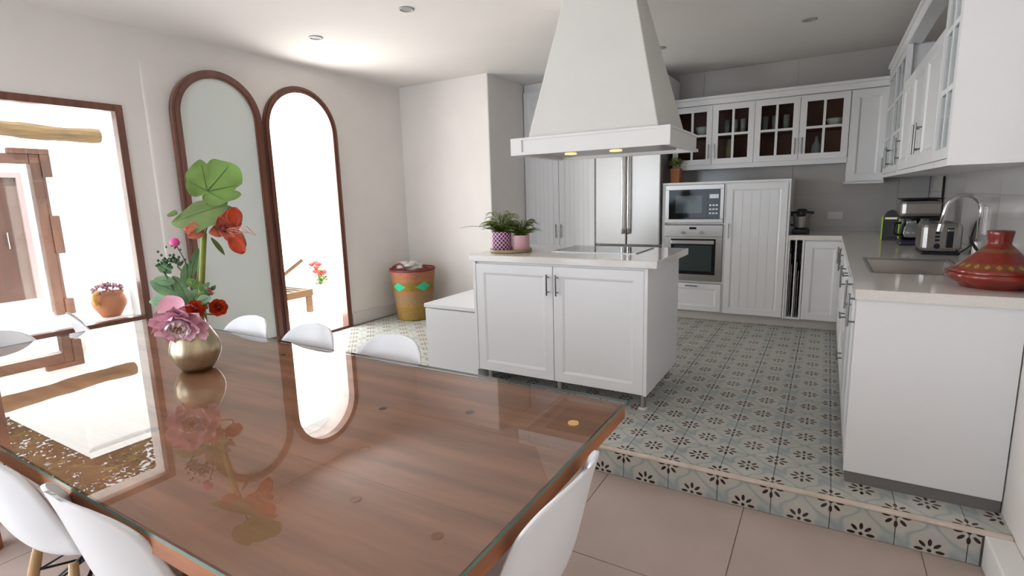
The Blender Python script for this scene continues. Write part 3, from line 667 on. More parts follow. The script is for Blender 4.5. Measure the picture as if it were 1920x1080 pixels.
# tray rack and base cupboard
CT = .845
rk = thing('tray_rack', 'narrow white open rack for baking trays between two cupboards', 'cabinet', (.58, 3.4, 0))
MB().box(.532, .547, BY-.015, BW, .09, CT).box(.594, .604, BY-.015, BW, .105, CT).box(.651, .668, BY-.015, BW, .09, CT).box(.547, .651, BY-.015, BW, .09, .105).box(.547, .651, BW-.02, BW, .105, CT).build('body', 'cabinet_white', rk, world=True)
for k, (x, h) in enumerate(((.553, .60), (.567, .50), (.609, .52), (.626, .44))):
    T = frameT((x, 3.15, .106), (0, 1, 0), (1, 0, 0)); m = MB(); rects(m, .42, h, [(0, 0), (0, .006), (.012, .006), (.02, .002)], T)
    tag(m.build('baking_tray', 'steel_dark' if k % 2 else 'steel', None), ['tall steel baking tray at far left of the tray rack', 'shorter dark baking tray in the left slot of the rack', 'steel baking tray in the right slot of the rack', 'shortest dark baking tray at right of the tray rack'][k], 'baking tray', 'baking trays in the rack')
cb = thing('base_cabinet', 'white single-door base cupboard next to the tray rack', 'cabinet', (.83, 3.4, 0))
carcass(cb, .670, .983, BY+.002, BW, .09, CT); door(cb, (.674, BY+.002, .095), UX, NY, .305, .74, .278, .60, .14)
MB().box(-.62, 1.06, BY+.05, BY+.07, 0, .09).build('trim_2', 'plinth_pale'); struct(bpy.data.objects['trim_2'])
# right run base units (fronts face -x)
RX = .985; RYE = .17
def rdoor(par, y0, y1, z0, z1, hy=None, hz=None, hl=.15, hv=True, name='door', fw=.055):
    # local x runs towards -y so that normal is -x
    return door(par, (RX, y1, z0), UYn, NX, y1-y0, z1-z0, None if hy is None else y1-hy, None if hz is None else hz-z0, hl, hv, fw, name=name)
eu = thing('base_cabinet', 'white double-door base unit ending in a plain panel beside the step', 'cabinet', (1.3, .5, 0))
carcass(eu, RX+.001, 1.505, RYE, 1.005, .0552, .66); MB().box(RX-.022, 1.505, RYE-.02, RYE, .055, CT).build('end_panel', 'cabinet_white', eu, world=True, bevel=.002)
rdoor(eu, RYE+.003, .585, .065, .838, .245, .775, .15); rdoor(eu, .589, 1.0, .065, .838, .66, .775, .15)
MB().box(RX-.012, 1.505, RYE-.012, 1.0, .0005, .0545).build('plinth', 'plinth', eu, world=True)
du = thing('drawer_unit', 'white base unit with three stacked drawers under the sink worktop', 'cabinet', (1.3, 1.3, 0))
carcass(du, RX+.001, 1.60, 1.01, 1.605, .06, .66)
for z0, z1 in ((.065, .32), (.324, .58), (.584, .838)): rdoor(du, 1.013, 1.60, z0, z1, 1.305, z1-.05, .16, False, 'drawer', .045)
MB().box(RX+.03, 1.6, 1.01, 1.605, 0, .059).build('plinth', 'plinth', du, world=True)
cu = thing('base_cabinet', 'white base unit filling the corner beyond the drawers', 'cabinet', (1.3, 2.4, 0))
carcass(cu, RX+.001, 1.60, 1.61, 3.095, .06, CT)
rdoor(cu, 1.613, 2.10, .065, .838, 1.68, .72); rdoor(cu, 2.104, 2.60, .065, .838, 2.53, .72); rdoor(cu, 2.604, 3.07, .065, .838, 3.02, .72)
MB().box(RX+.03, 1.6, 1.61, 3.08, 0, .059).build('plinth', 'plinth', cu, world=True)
# L-shaped worktop with sink cut-out
SX0, SX1, SY0, SY1 = 1.045, 1.44, .70, 1.36
wt = MB(); z0, z1 = CT, .888
wt.box(.955, 1.51, .135, .17, z0, z1).box(.955, 1.628, .17, SY0, z0, z1).box(.955, SX0, SY0, SY1, z0, z1).box(SX1, 1.628, SY0, SY1, z0, z1).box(.955, 1.628, SY1, 3.738, z0, z1).box(.533, .955, BY-.03, 3.738, z0, z1)
wt = tag(wt.build('corner_worktop', 'worktop'), 'glossy pale stone L-shaped worktop carrying the sink', 'worktop')
sk = thing('sink', 'rectangular stainless steel sink sunk into the worktop', 'sink', ((SX0+SX1)/2, (SY0+SY1)/2, z1))
bs = MB(); vs = []
for ins, z in ((-.012, .0015), (.0, .0015), (.012, -.01), (.03, -.15), (.06, -.17)):
    vs += [(SX0+ins, SY0+ins, z1+z), (SX1-ins, SY0+ins, z1+z), (SX1-ins, SY1-ins, z1+z), (SX0+ins, SY1-ins, z1+z)]
bs.add(vs, [(i*4+k, i*4+(k+1) % 4, i*4+4+(k+1) % 4, i*4+4+k) for i in range(4) for k in range(4)]+[(16, 17, 18, 19)])
bs.build('basin', 'steel', sk, world=True)
MB().lathe([(.035, 0), (.03, .004), (.001, .003)], 18, ((SX0+SX1)/2, (SY0+SY1)/2, z1-.169), cap0=False).build('drain', 'chrome', sk, world=True)
WTZ = z1
fc = thing('kitchen_tap', 'tall chrome gooseneck tap behind the sink', 'tap', (1.56, 1.34, WTZ))
MB().lathe([(.03, 0), (.03, .02), (.022, .03), (.022, .10), (.018, .11)], 20, cap1=True).build('base', 'chrome', fc, auto=40)
P = [(0, 0, .10), (0, 0, .28)]+[(-.078+.078*math.cos(a), 0, .28+.085*math.sin(a)) for a in [PI*k/12 for k in range(1, 12)]]+[(-.158, 0, .27), (-.168, 0, .20)]
MB().tube(P, .0115, 12).build('spout', 'chrome', fc, smooth=True)
MB().tube([(-.167, 0, .205), (-.173, 0, .165)], .015, 12).build('spray_head', 'chrome', fc, auto=40)
MB().tube([(0, -.02, .06), (-.03, -.06, .10), (-.05, -.085, .14)], [.009, .007, .006], 8).build('lever', 'black_plastic', fc, smooth=True)
# tagine
tg = thing('tagine', 'red painted clay tagine with conical lid on the worktop corner', 'tagine', (1.452, .40, WTZ))
MB().lathe([(.115, 0), (.12, .012), (.15, .026), (.168, .046), (.168, .064), (.160, .064), (.13, .04), (.001, .03)], 40).build('dish', 'tagine_red', tg, smooth=True)
MB().lathe([(.150, .060), (.160, .067), (.137, .082), (.107, .108), (.076, .138), (.050, .166), (.039, .178), (.038, .186), (.043, .215), (.045, .228), (.043, .234), (.030, .232), (.001, .222)], 40).build('lid', 'tagine_paint', tg, smooth=True)
# toaster
ts = thing('toaster', 'brushed steel two-slot toaster with black lever slot', 'toaster', (1.445, 1.76, WTZ))
tb = MB().box(-.10, .10, -.14, .14, .015, .195).build('body', 'steel', ts, bevel=.028)
MB().box(-.095, .095, -.135, .135, 0, .018).build('base', 'black_plastic', ts, bevel=.006)
MB().box(-.055, -.02, -.10, .10, .194, .197).box(.02, .055, -.10, .10, .194, .197).build('slots', 'black_plastic', ts)
MB().box(.02, .055, -.1425, -.138, .045, .165).build('lever_slot', 'black_plastic', ts, bevel=.002); MB().box(.022, .053, -.16, -.142, .145, .158).build('lever', 'steel', ts, bevel=.003)
for k in range(3): MB().box(-.035, -.012, -.143, -.139, .085+k*.022, .097+k*.022).build('button', 'black_plastic', ts)
MB().tube([(-.023, -.139, .055), (-.023, -.152, .055)], .016, 16).build('dial', 'black_plastic', ts, auto=40)
MB().tube(smoothpath([(.07, -.10, .05), (.085, -.155, .02), (.14, -.12, .06), (.16, .0, .08), (.19, .06, .20)]), .004, 6).build('power_cord', 'black_plastic', ts, smooth=True)
# coffee maker
cf = thing('coffee_maker', 'steel and black filter coffee maker with glass jug', 'coffee maker', (1.40, 2.32, WTZ))
MB().box(-.11, .12, -.10, .10, 0, .035).build('base', 'navy_plastic', cf, bevel=.012)
MB().box(.04, .12, -.09, .09, .035, .2).build('column', 'black_plastic', cf, bevel=.01)
hdm = MB().box(-.115, .12, -.10, .10, .20, .325).build('brew_head', 'steel', cf, bevel=.03)
MB().box(-.12, .125, -.105, .105, .325, .337).build('lid', 'black_plastic', cf, bevel=.004); MB().box(-.118, .122, -.102, .102, .192, .202).build('collar', 'black_plastic', cf, bevel=.003)
jg = MB().lathe([(.05, .037), (.068, .05), (.072, .09), (.058, .14), (.045, .165), (.05, .178)], 20, (-.035, 0, 0)).build('jug', 'carafe_glass', cf, smooth=True)
MB().lathe([(.052, 0), (.05, .012), (.001, .015)], 18, (-.035, 0, .176)).build('jug_lid', 'black_plastic', jg); MB().tube(smoothpath([(-.10, -.03, .16), (-.14, -.05, .15), (-.14, -.05, .09), (-.105, -.03, .07)]), .008, 6).build('jug_handle', 'black_plastic', jg, smooth=True)
# capsule machine
cm = thing('capsule_machine', 'small black and lime green capsule coffee machine', 'coffee machine', (1.285, 2.80, WTZ), -.12)
pr = [(-.05, 0), (.05, 0), (.05, .17), (.044, .20), (.028, .225), (0, .235), (-.028, .225), (-.044, .20), (-.05, .17)]
TYm = Matrix(((1, 0, 0, 0), (0, 0, 1, 0), (0, 1, 0, 0), (0, 0, 0, 1)))
MB().prism(pr, -.10, .12, TYm).build('body', 'black_plastic', cm, auto=50)
for x in (-.060, .05): MB().box(x, x+.010, -.10, .12, 0, .185).build('side_panel', 'lime_plastic', cm, bevel=.003)
MB().box(-.04, .04, -.106, -.10, .165, .18).build('chrome_strip', 'chrome', cm); MB().box(-.04, .04, -.14, -.10, 0, .02).build('drip_tray', 'black_plastic', cm)
# blender jug
bl = thing('food_processor', 'steel jug food processor with black lid on the back worktop', 'food processor', (.62, 3.32, WTZ))
MB().box(-.075, .075, -.08, .08, 0, .045).build('base', 'black_plastic', bl, bevel=.012)
MB().lathe([(.05, .045), (.058, .06), (.078, .19), (.08, .20)], 24, cap1=True).build('jug', 'steel', bl, smooth=False)
MB().lathe([(.082, .195), (.084, .208), (.05, .214), (.045, .225), (.032, .235), (.001, .237)], 24).build('lid', 'black_plastic', bl, smooth=True)
MB().box(-.105, .105, -.02, .02, .185, .212).build('lid_wings', 'black_plastic', bl, bevel=.006); MB().lathe([(.03, 0), (.042, .012), (.042, .045), (.02, .055)], 18, (0, -.055, .165), cap1=True).build('lid_latch', 'black_plastic', bl, smooth=True)
MB().tube(smoothpath([(-.07, 0, .18), (-.11, 0, .16), (-.10, 0, .09), (-.06, 0, .08)]), .010, 8).build('jug_handle', 'black_plastic', bl, smooth=True)
# sockets and cable
def plate(name, label, T, w, h, nrow):
    t = thing(name, label, 'socket', T.translation); m = MB(); rects(m, w, h, [(0, 0), (0, .006), (.004, .009)], T); m.build('plate', 'socket_white', t, world=True)
    for k in range(nrow): MB().box(w*.22, w*.78, .009, .011, h*(k+.18)/nrow, h*(k+.82)/nrow, T).build('insert', 'socket_white', t, world=True)
plate('wall_socket', 'white double socket on the back wall tiles', frameT((.83, 3.742, 1.0), UX, NY), .14, .08, 1)
plate('wall_socket', 'white upright socket on the right wall beside the tap', frameT((1.632, 1.62, 1.02), UYn, NX), .085, .16, 2)
kb = MB().tube([(1.625, 3.0, 1.38), (1.624, 2.98, 1.1), (1.62, 2.95, .93)], .009, 6); tag(kb.build('power_cable', 'black_plastic', smooth=True), 'black cable hanging down the right wall tiles to the worktop', 'cable')

# ================================================================== UPPER CABINETS
UY = (0, 1, 0)
UF = 3.40
def shell_cab(t, x0, x1, y0, y1, z0, z1, open_axis, shelves=(.5,)):
    m = MB(); th = .018
    m.box(x0, x1, y0, y1, z0, z0+th).box(x0, x1, y0, y1, z1-th, z1)
    if open_axis == 'y': m.box(x0, x0+th, y0, y1, z0+th, z1-th).box(x1-th, x1, y0, y1, z0+th, z1-th)
    else: m.box(x0, x1, y0, y0+th, z0+th, z1-th).box(x0, x1, y1-th, y1, z0+th, z1-th)
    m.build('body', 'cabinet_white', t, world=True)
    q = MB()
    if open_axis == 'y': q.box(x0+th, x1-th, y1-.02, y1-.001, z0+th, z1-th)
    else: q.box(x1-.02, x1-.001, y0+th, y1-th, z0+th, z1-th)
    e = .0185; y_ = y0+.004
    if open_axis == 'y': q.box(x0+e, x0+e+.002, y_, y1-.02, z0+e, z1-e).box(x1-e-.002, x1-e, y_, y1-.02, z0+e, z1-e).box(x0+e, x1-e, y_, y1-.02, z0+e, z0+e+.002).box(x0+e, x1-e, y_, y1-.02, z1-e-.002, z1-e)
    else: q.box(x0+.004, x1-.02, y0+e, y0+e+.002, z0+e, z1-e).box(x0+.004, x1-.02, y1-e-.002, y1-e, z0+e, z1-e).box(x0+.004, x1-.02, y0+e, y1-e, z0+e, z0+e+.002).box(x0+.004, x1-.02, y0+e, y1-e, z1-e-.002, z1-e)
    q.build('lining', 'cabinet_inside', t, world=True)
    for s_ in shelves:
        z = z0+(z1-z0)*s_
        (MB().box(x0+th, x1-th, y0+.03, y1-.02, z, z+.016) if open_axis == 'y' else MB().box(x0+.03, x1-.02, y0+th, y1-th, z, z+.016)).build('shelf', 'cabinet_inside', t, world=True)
UZ0, UZ1 = 1.575, 2.18
xs4 = [-.632, -.235, .160, .553, .955]
for u, (a, lab) in enumerate(((0, 'white glazed wall cupboard nearest the hood above the microwave'), (2, 'white glazed wall cupboard above the larder next to the corner cupboard'))):
    t = thing('wall_cabinet', lab, 'cabinet', ((xs4[a]+xs4[a+2])/2, 3.57, UZ0), 0, 'glazed wall cupboards on the back wall')
    shell_cab(t, xs4[a], xs4[a+2], UF, BW, UZ0, UZ1, 'y', (.48,))
    w1 = xs4[a+1]-xs4[a]-.004; w2 = xs4[a+2]-xs4[a+1]-.004
    glass_door(t, (xs4[a]+.002, UF, UZ0+.012), UX, NY, w1, UZ1-UZ0-.02, 2, 2, w1-.028, .13)
    glass_door(t, (xs4[a+1]+.002, UF, UZ0+.012), UX, NY, w2, UZ1-UZ0-.02, 2, 2, .028, .13)
    MB().box(xs4[a], xs4[a+2], UF-.012, UF+.02, UZ0-.035, UZ0).build('bottom_rail', 'cabinet_white', t, world=True)
cn = thing('wall_cabinet', 'white solid corner wall cupboard hanging lower than its glazed neighbours', 'cabinet', (1.10, 3.57, 1.345))
carcass(cn, .957, 1.25, UF, BW, 1.36, UZ1); door(cn, (.962, UF, 1.368), UX, NY, .286, UZ1-1.375, .26, .13, .13); MB().box(.945, 1.25, UF-.025, BW, 1.345, 1.36).build('bottom_rail', 'cabinet_white', cn, world=True)
co = tag(MB().box(-.64, 1.25, UF-.022, BW, UZ1+.002, 2.235).box(-.64, 1.235, UF-.035, BW, 2.235, 2.262).build('cornice', 'cabinet_white', bevel=.003), 'white cornice along the top of the back wall cupboards', 'cornice')
# right wall run: front plane x = SXF
SXF = 1.25; SB = 1.39; SW = 1.64-.009
def sdoor(par, y0, y1, z0, z1, hy, hz, glass=None):
    o = (SXF, y1, z0)
    if glass: return glass_door(par, o, UYn, NX, y1-y0, z1-z0, glass[0], glass[1], None if hy is None else y1-hy, None if hy is None else hz-z0, .15, .045, .024)
    return door(par, o, UYn, NX, y1-y0, z1-z0, y1-hy, hz-z0, .16, True, .06)
g1_ = thing('wall_cabinet', 'white glazed wall cupboard on the right wall by the far corner', 'cabinet', (1.44, 2.75, SB))
shell_cab(g1_, SXF, SW, 2.16, 3.38, SB, 2.25, 'x', (.33, .66)); sdoor(g1_, 2.163, 2.768, SB+.03, 2.245, 2.72, SB+.15, (2, 3)); sdoor(g1_, 2.772, 3.37, SB+.03, 2.245, 2.82, SB+.15, (2, 3))
MB().box(SXF-.022, SXF+.01, 2.12, 2.16, SB, 2.25).box(SXF-.012, SXF+.01, 2.16, 3.38, SB, SB+.028).build('stile', 'cabinet_white', g1_, world=True)
s1 = thing('wall_cabinet', 'white solid-door wall cupboard below the open niche on the right wall', 'cabinet', (1.44, 1.37, SB))
carcass(s1, SXF, SW, .625, 2.118, SB, 2.0)
for a, b, hy in ((.63, 1.12, 1.07), (1.124, 1.615, 1.17), (1.62, 2.113, 2.06)): sdoor(s1, a, b, SB+.03, 1.995, hy, SB+.17)
MB().box(SXF-.012, SXF+.01, .625, 2.118, SB, SB+.028).build('bottom_rail', 'cabinet_white', s1, world=True)
g2_ = thing('wall_cabinet', 'tall white glazed wall cupboard at the near end of the right wall', 'cabinet', (1.44, .43, SB))
shell_cab(g2_, SXF, SW, .255, .62, SB, 2.25, 'x', (.33, .66)); sdoor(g2_, .258, .618, SB+.03, 2.245, None, None, (2, 3))
MB().box(SXF-.022, SW, .232, .255, SB, 2.25).build('end_panel', 'cabinet_white', g2_, world=True); MB().box(SXF-.012, SXF+.01, .255, .62, SB, SB+.028).build('bottom_rail', 'cabinet_white', g2_, world=True)
tag(MB().box(SXF-.022, SXF+.06, .232, 3.40, 2.252, 2.345).box(SXF-.036, SXF+.06, .22, 3.40, 2.32, 2.348).box(SXF+.06, SW, .232, .62, 2.252, 2.34).build('cornice', 'cabinet_white', bevel=.003), 'white cornice along the top of the right wall cupboards', 'cornice')
br = MB(); br.tube(smoothpath([(1.40, .8, 2.012), (1.36, 1.15, 2.02), (1.33, 1.45, 2.05), (1.31, 1.62, 2.11)]), [.012]*12+[.008]*7, 6); br.tube([(1.36, 1.3, 2.03), (1.33, 1.5, 2.015)], .007, 6)
tag(br.build('dry_branch', 'black_plastic', smooth=True), 'dark forked branch lying in the open niche above the cupboards', 'branch')
# crockery behind the glass
def tumbler(x, y, z, r, h, lab): return tag(MB().lathe([(r*.8, 0), (r, h), (r-.003, h), (r*.75, .006)], 14, (x, y, z)).build('drinking_glass', 'dish_glass', smooth=True), lab, 'glass', 'crockery in the glazed cupboards')
def bowl(x, y, z, r, h, lab): return tag(MB().lathe([(r*.45, 0), (r*.8, h*.5), (r, h), (r-.005, h), (r*.7, h*.5), (.001, .008)], 20, (x, y, z)).build('bowl', 'ceramic_white', smooth=True), lab, 'bowl', 'crockery in the glazed cupboards')
zs_ = UZ0+(UZ1-UZ0)*.48+.016; zb_ = UZ0+.021
for k, x in enumerate((-.12, -.04, .04, .24, .33, .43)): tumbler(x, 3.53, zs_, .032, .15, 'tumbler number %s from the left on the upper shelf of the glazed cupboards' % ['one', 'two', 'three', 'four', 'five', 'six'][k])
bowl(.84, 3.53, zs_, .075, .075, 'white bowl on the upper shelf behind the rightmost glazed door'); bowl(-.36, 3.53, zs_, .07, .10, 'white bowl on the upper shelf behind the leftmost glazed door')
bowl(.86, 3.53, zb_, .07, .05, 'low white bowl on the lower shelf behind the rightmost glazed door')
tag(MB().lathe([(.045, 0), (.05, .01), (.04, .12), (.015, .17), (.015, .21)], 16, (.70, 3.53, zb_), cap1=True).build('bottle', 'dish_glass', smooth=True), 'pale glass bottle on the lower shelf of the right glazed cupboard', 'bottle')
tag(MB().lathe([(.04, 0), (.042, .2), (.03, .23), (.03, .24)], 16, (-.08, 3.53, zb_), cap1=True).build('storage_jar', 'tray_wood', smooth=True), 'ochre storage jar on the lower shelf behind the second glazed door', 'jar')

# downlights
for x, y, lab in ((-1.70, .46, 'recessed ceiling downlight left of the hood chimney'), (-2.69, .53, 'recessed ceiling downlight nearest the arched doors'), (.62, 2.40, 'recessed ceiling downlight above the back kitchen aisle'), (-.55, 2.50, 'recessed ceiling downlight just right of the hood')):
    t = thing('ceiling_downlight', lab, 'downlight', (x, y, CEIL), 0, 'ceiling downlights')
    MB().lathe([(.048, -.004), (.052, 0), (.052, -.006), (.040, -.008), (.038, -.002)], 24, cap0=False).build('ring', 'downlight_grey', t, smooth=True)
    MB().lathe([(.001, -.003), (.04, -.003)], 20, cap0=False).build('lens', 'downlight_grey', t)

# woven basket
bk = thing('woven_basket', 'tall woven straw basket with green diamonds in the corner', 'basket', (-3.12, 1.97, 0))
pr = [(.001, .004), (.18, 0)]
for k in range(44): z = .006+.554*k/43; r = .185+.062*(z/.56)**.9; pr.append((r+(.004 if k % 2 else 0), z))
pr += [(.243, .562), (.236, .55), (.18, .05), (.001, .05)]
MB().lathe(pr, 40, cap0=False).build('basket_body', 'basket_weave', bk, smooth=True)
MB().lathe([(.249, .545), (.255, .56), (.249, .572), (.240, .56)], 40, cap0=False).build('rim', 'strap_red', bk, smooth=True)
MB().tube(smoothpath([(-.10, -.21, .56), (-.10, -.20, .60), (-.04, -.16, .63), (.04, -.18, .60), (.06, -.22, .565)]), .009, 8).build('strap', 'strap_red', bk, smooth=True)
MB().tube(smoothpath([(.05, .10, .56), (.09, .05, .60), (.15, .02, .59), (.20, .03, .57)]), .009, 8).build('strap', 'strap_red', bk, smooth=True)
def blob(u, v):
    a, b = 2*PI*u, PI*v; r = 1+.18*math.sin(3*a+4*b)+.12*math.sin(7*a-3*b); return (.15*r*math.sin(b)*math.cos(a), .11*r*math.sin(b)*math.sin(a), .595+.05*r*math.cos(b))
tag(MB().grid(blob, 28, 14, Matrix.Translation((-3.13, 1.93, 0))).build('cloth_bundle', 'cloth_grey', smooth=True), 'crumpled grey cloth stuffed in the top of the basket', 'cloth')

# ================================================================== DINING TABLE
TZ = .62; TX0, TX1, TY0, TY1 = -2.84, .267, -2.0, -.85
tb = thing('dining_table', 'long brown wooden dining table covered by a glass sheet', 'table', (-1.29, -1.42, DZ))
NP = 6; pwid = (TY1-TY0)/NP
for k in range(NP): MB().box(TX0, TX1, TY0+k*pwid+.0003, TY0+(k+1)*pwid-.0003, TZ-.05, TZ-.0115-.0004*(k % 2)).build('plank', ['table_wood'], tb, world=True)
e = .004
MB().box(TX0-e, TX1+e, TY0-.012, TY0, TZ-.058, TZ-.012).box(TX0-e, TX1+e, TY1, TY1+.012, TZ-.058, TZ-.012).box(TX0-.012, TX0, TY0, TY1, TZ-.058, TZ-.012).box(TX1, TX1+.012, TY0, TY1, TZ-.058, TZ-.012).build('edge_band', 'table_edge_wood', tb, world=True, bevel=.002)
MB().box(TX0+.12, TX1-.12, TY0+.10, TY0+.13, TZ-.15, TZ-.05).box(TX0+.12, TX1-.12, TY1-.13, TY1-.10, TZ-.15, TZ-.05).box(TX0+.12, TX0+.15, TY0+.13, TY1-.13, TZ-.15, TZ-.05).box(TX1-.15, TX1-.12, TY0+.13, TY1-.13, TZ-.15, TZ-.05).build('apron', 'table_edge_wood', tb, world=True)
for x in (TX0+.55, TX1-.70):
    for y in (TY0+.05, TY1-.18): MB().box(x, x+.10, y, y+.10, DZ, TZ-.05).build('leg', 'table_edge_wood', tb, world=True, bevel=.006)
gm_ = MB(); g = .006
gm_.add([(TX0-g, TY0-.014, TZ), (TX1+g+.008, TY0-.014, TZ), (TX1+g+.008, TY1+.014, TZ), (TX0-g, TY1+.014, TZ)], [(0, 1, 2, 3)])
gm_.m = 1
a = (TX0-g, TY0-.014); b = (TX1+g+.008, TY1+.014)
gm_.add([(a[0], a[1], TZ-.010), (b[0], a[1], TZ-.010), (b[0], b[1], TZ-.010), (a[0], b[1], TZ-.010), (a[0], a[1], TZ), (b[0], a[1], TZ), (b[0], b[1], TZ), (a[0], b[1], TZ)], [(0, 1, 5, 4), (1, 2, 6, 5), (2, 3, 7, 6), (3, 0, 4, 7)])
gl_ = gm_.build('glass_sheet', ['table_glass', 'glass_edge'], tb, world=True)
for x, y, r in ((-.16, -1.14, .016), (-1.35, -.98, .012), (-.75, -1.2, .01), (-.45, -1.25, .014), (-1.0, -1.72, .02)):
    MB().lathe([(.001, 0), (r*.6, .0003), (r, 0)], 12, (x, y, TZ-.0112), cap0=False).build('wood_knot', 'knot', tb, world=True)
for x, y, an in ((-.62, -1.5, .3), (-.72, -1.86, 1.2)): MB().add([(-.018, -.0012, 0), (.018, -.0012, 0), (.018, .0012, 0), (-.018, .0012, 0)], [(0, 1, 2, 3)], Matrix.Translation((x, y, TZ-.0108)) @ Matrix.Rotation(an, 4, 'Z')).build('scratch', 'scratch', tb, world=True)
sr = MB().lathe([(.017, 0), (.018, .0004), (.015, .0004), (.014, 0)], 20, (-.28, -1.50, TZ-.0109), cap0=False).build('water_ring', 'scratch', tb, world=True)

# ---------------- chairs
def chair_mesh():
    prof = smoothpath([(0, .215, .418), (0, .185, .442), (0, .10, .440), (0, -.02, .428), (0, -.11, .432), (0, -.175, .470), (0, -.212, .55), (0, -.238, .65), (0, -.262, .75), (0, -.285, .835)], 4)
    n_ = len(prof)-1
    def fn(u, v):
        t = v*n_; i = min(int(t), n_-1); p = prof[i].lerp(prof[i+1], t-i)
        s = 2*u-1; hw = .222+.016*math.sin(PI*min(1, v*1.3))
        end0 = max(0, 1-v/.16); q = max(0, (v-.58)/.42)
        hw *= (1-.30*end0**2.2)*max(0, 1-q**6)**.55*(1-.06*q)
        back = min(1, max(0, (v-.40)/.25)); curl = (abs(s)*hw/.235)**2.4
        lift = curl*.055*(1-back)*(1-.6*end0); fwd = curl*.085*back
        return (s*hw, p.y+fwd, p.z+lift-curl*.012*end0)
    return MB().grid(lambda u, v: fn(u, 1-(1-v)**1.5 if v > .5 else v*(1-.5**1.5)/.5), 20, 56)
def make_chair(label):
    t = thing('dining_chair', label, 'chair', (0, 0, 0), 0, 'white shell chairs round the table')
    s_ = chair_mesh().build('shell', 'chair_plastic', t, smooth=True, solid=.009)
    for sx in (-1, 1):
        for sy in (-1, 1):
            top = Vector((sx*.125, .02+sy*.125-.01, .405)); bot = Vector((sx*.215, .02+sy*.205-.01, 0))
            l_ = MB().tube([top.lerp(bot, k/5) for k in range(6)], [.0125, .0165, .0175, .0165, .0145, .012], 10).build('leg', 'beech', t, smooth=True)
            q = top.lerp(bot, .28); MB().tube([q+Vector((sx*.012, 0, 0)), q+Vector((sx*.021, 0, 0))], .005, 8).build('bolt', 'chrome', l_)
    wr_ = MB(); L = lambda sx, sy, k: Vector((sx*.125, .01+sy*.125, .405)).lerp(Vector((sx*.215, .01+sy*.205, 0)), k)
    for s2 in (-1, 1):
        wr_.tube([L(s2, -1, .30), (s2*.02, .01+s2*.0, .385), L(-s2, -1, .55)], .004, 6); wr_.tube([L(s2, 1, .30), (s2*.02, .02, .385), L(-s2, 1, .55)], .004, 6)
        wr_.tube([L(s2, -1, .28), L(s2, 1, .55)], .004, 6); wr_.tube([L(s2, 1, .28), L(s2, -1, .55)], .004, 6)
        wr_.tube([L(s2, -1, .04), (0, .01, .402), L(s2, 1, .04)], .0055, 6)
    wr_.build('wire_brace', 'black_wire', t)
    return t
CH = [(-.87, -.99, PI, 'white shell chair on the far side of the table nearest the island'),
      (-1.42, -1.0, PI, 'white shell chair on the far side of the table, middle of three'),
      (-1.93, -1.01, PI, 'white shell chair on the far side of the table next to the arched leaf'),
      (.105, -1.45, PI/2, 'white shell chair at the right-hand end of the table near the step'),
      (-2.67, -1.60, -PI/2, 'white shell chair at the window end of the table, back half cut by the frame'),
      (-3.05, -.90, -.25, 'white shell chair turned sideways below the window with fin-like back'),
      (-.61, -1.816, 0, 'white shell chair on the near side of the table closest to the camera'),
      (-1.19, -1.84, 0, 'white shell chair on the near side of the table showing its beech legs')]
c0 = make_chair(CH[0][3])
for i, (x, y, rz, lab) in enumerate(CH):
    c = c0 if i == 0 else copy_tree(c0)
    c.location = (x, y, DZ); c.rotation_euler = (0, 0, rz); c['label'] = lab

# ================================================================== VASE AND FLOWERS
VB = Vector((-1.49, -1.30, TZ)); LR_ = Vector((math.cos(YAW), math.sin(YAW), 0)); TOW = Vector((.888, -.459, 0))  # TOW: towards the viewer's side
def F(s, z, d=0): return VB+LR_*s+TOW*d+Vector((0, 0, z))
vz = thing('metal_vase', 'brushed gold pear-shaped metal vase on the glass table', 'vase', tuple(VB))
MB().lathe([(.045, .0), (.062, .004), (.082, .03), (.097, .065), (.1, .09), (.093, .125), (.073, .165), (.054, .20), (.045, .23), (.046, .245), (.041, .245), (.04, .22), (.06, .17), (.05, .05)], 40).build('vase_body', 'gold_vase', vz, smooth=True)
NECK = F(0, .20, 0)
def stem(par, pts, r, m='stem_green', name='stem'): return MB().tube(smoothpath([p for p in pts], 6), r, 7).build(name, m, par, world=True, smooth=True)
def petal(mb, base, d, nrm, L, W, cup=.3, tipw=.25, tw=0, ruf=0):
    d = Vector(d).normalized(); nrm = Vector(nrm); nrm = (nrm-d*nrm.dot(d)).normalized(); sd_ = d.cross(nrm)
    ph = random.uniform(0, 6)
    def fn(u, v):
        s = 2*u-1; w_ = W*(math.sin(PI*min(1, (v*.82+.10)))**.8)*(1-.35*max(0, v-.8)/.2*(1-tipw))
        x = v*L; c = cup*L*(v*v) ; k = s*s*W*.45*(1-.4*v)
        return Vector(base)+d*(x*(1-.25*abs(cup)*v))+sd_*(s*w_)+nrm*(c+k+ruf*math.sin(5*s+ph)*v*.5)
    mb.grid(fn, 6, 7)
def leaf(par, base, d, nrm, L, W, m, name='leaf', bend=-.2, notch=0, fold=.15):
    d = Vector(d).normalized(); nrm = Vector(nrm); nrm = (nrm-d*nrm.dot(d)).normalized(); sd_ = d.cross(nrm); mb = MB()
    def fn(u, v):
        s = 2*u-1; w_ = W*math.sin(PI*min(.985, .04+v*.95))**.75
        if notch: w_ *= 1-notch*(.5+.5*math.cos(v*15))*abs(s)
        return Vector(base)+d*(v*L)+sd_*(s*w_)+nrm*(bend*L*v*v+fold*abs(s)*w_)
    mb.grid(fn, 8, 14); o = mb.build(name, m, par, world=True, smooth=True)
    MB().tube([fn(.5, k/8)+nrm*.0012 for k in range(8)], [.002*(1-.1*k) for k in range(8)], 4).build('midrib', 'vein', o, world=True)
    return o
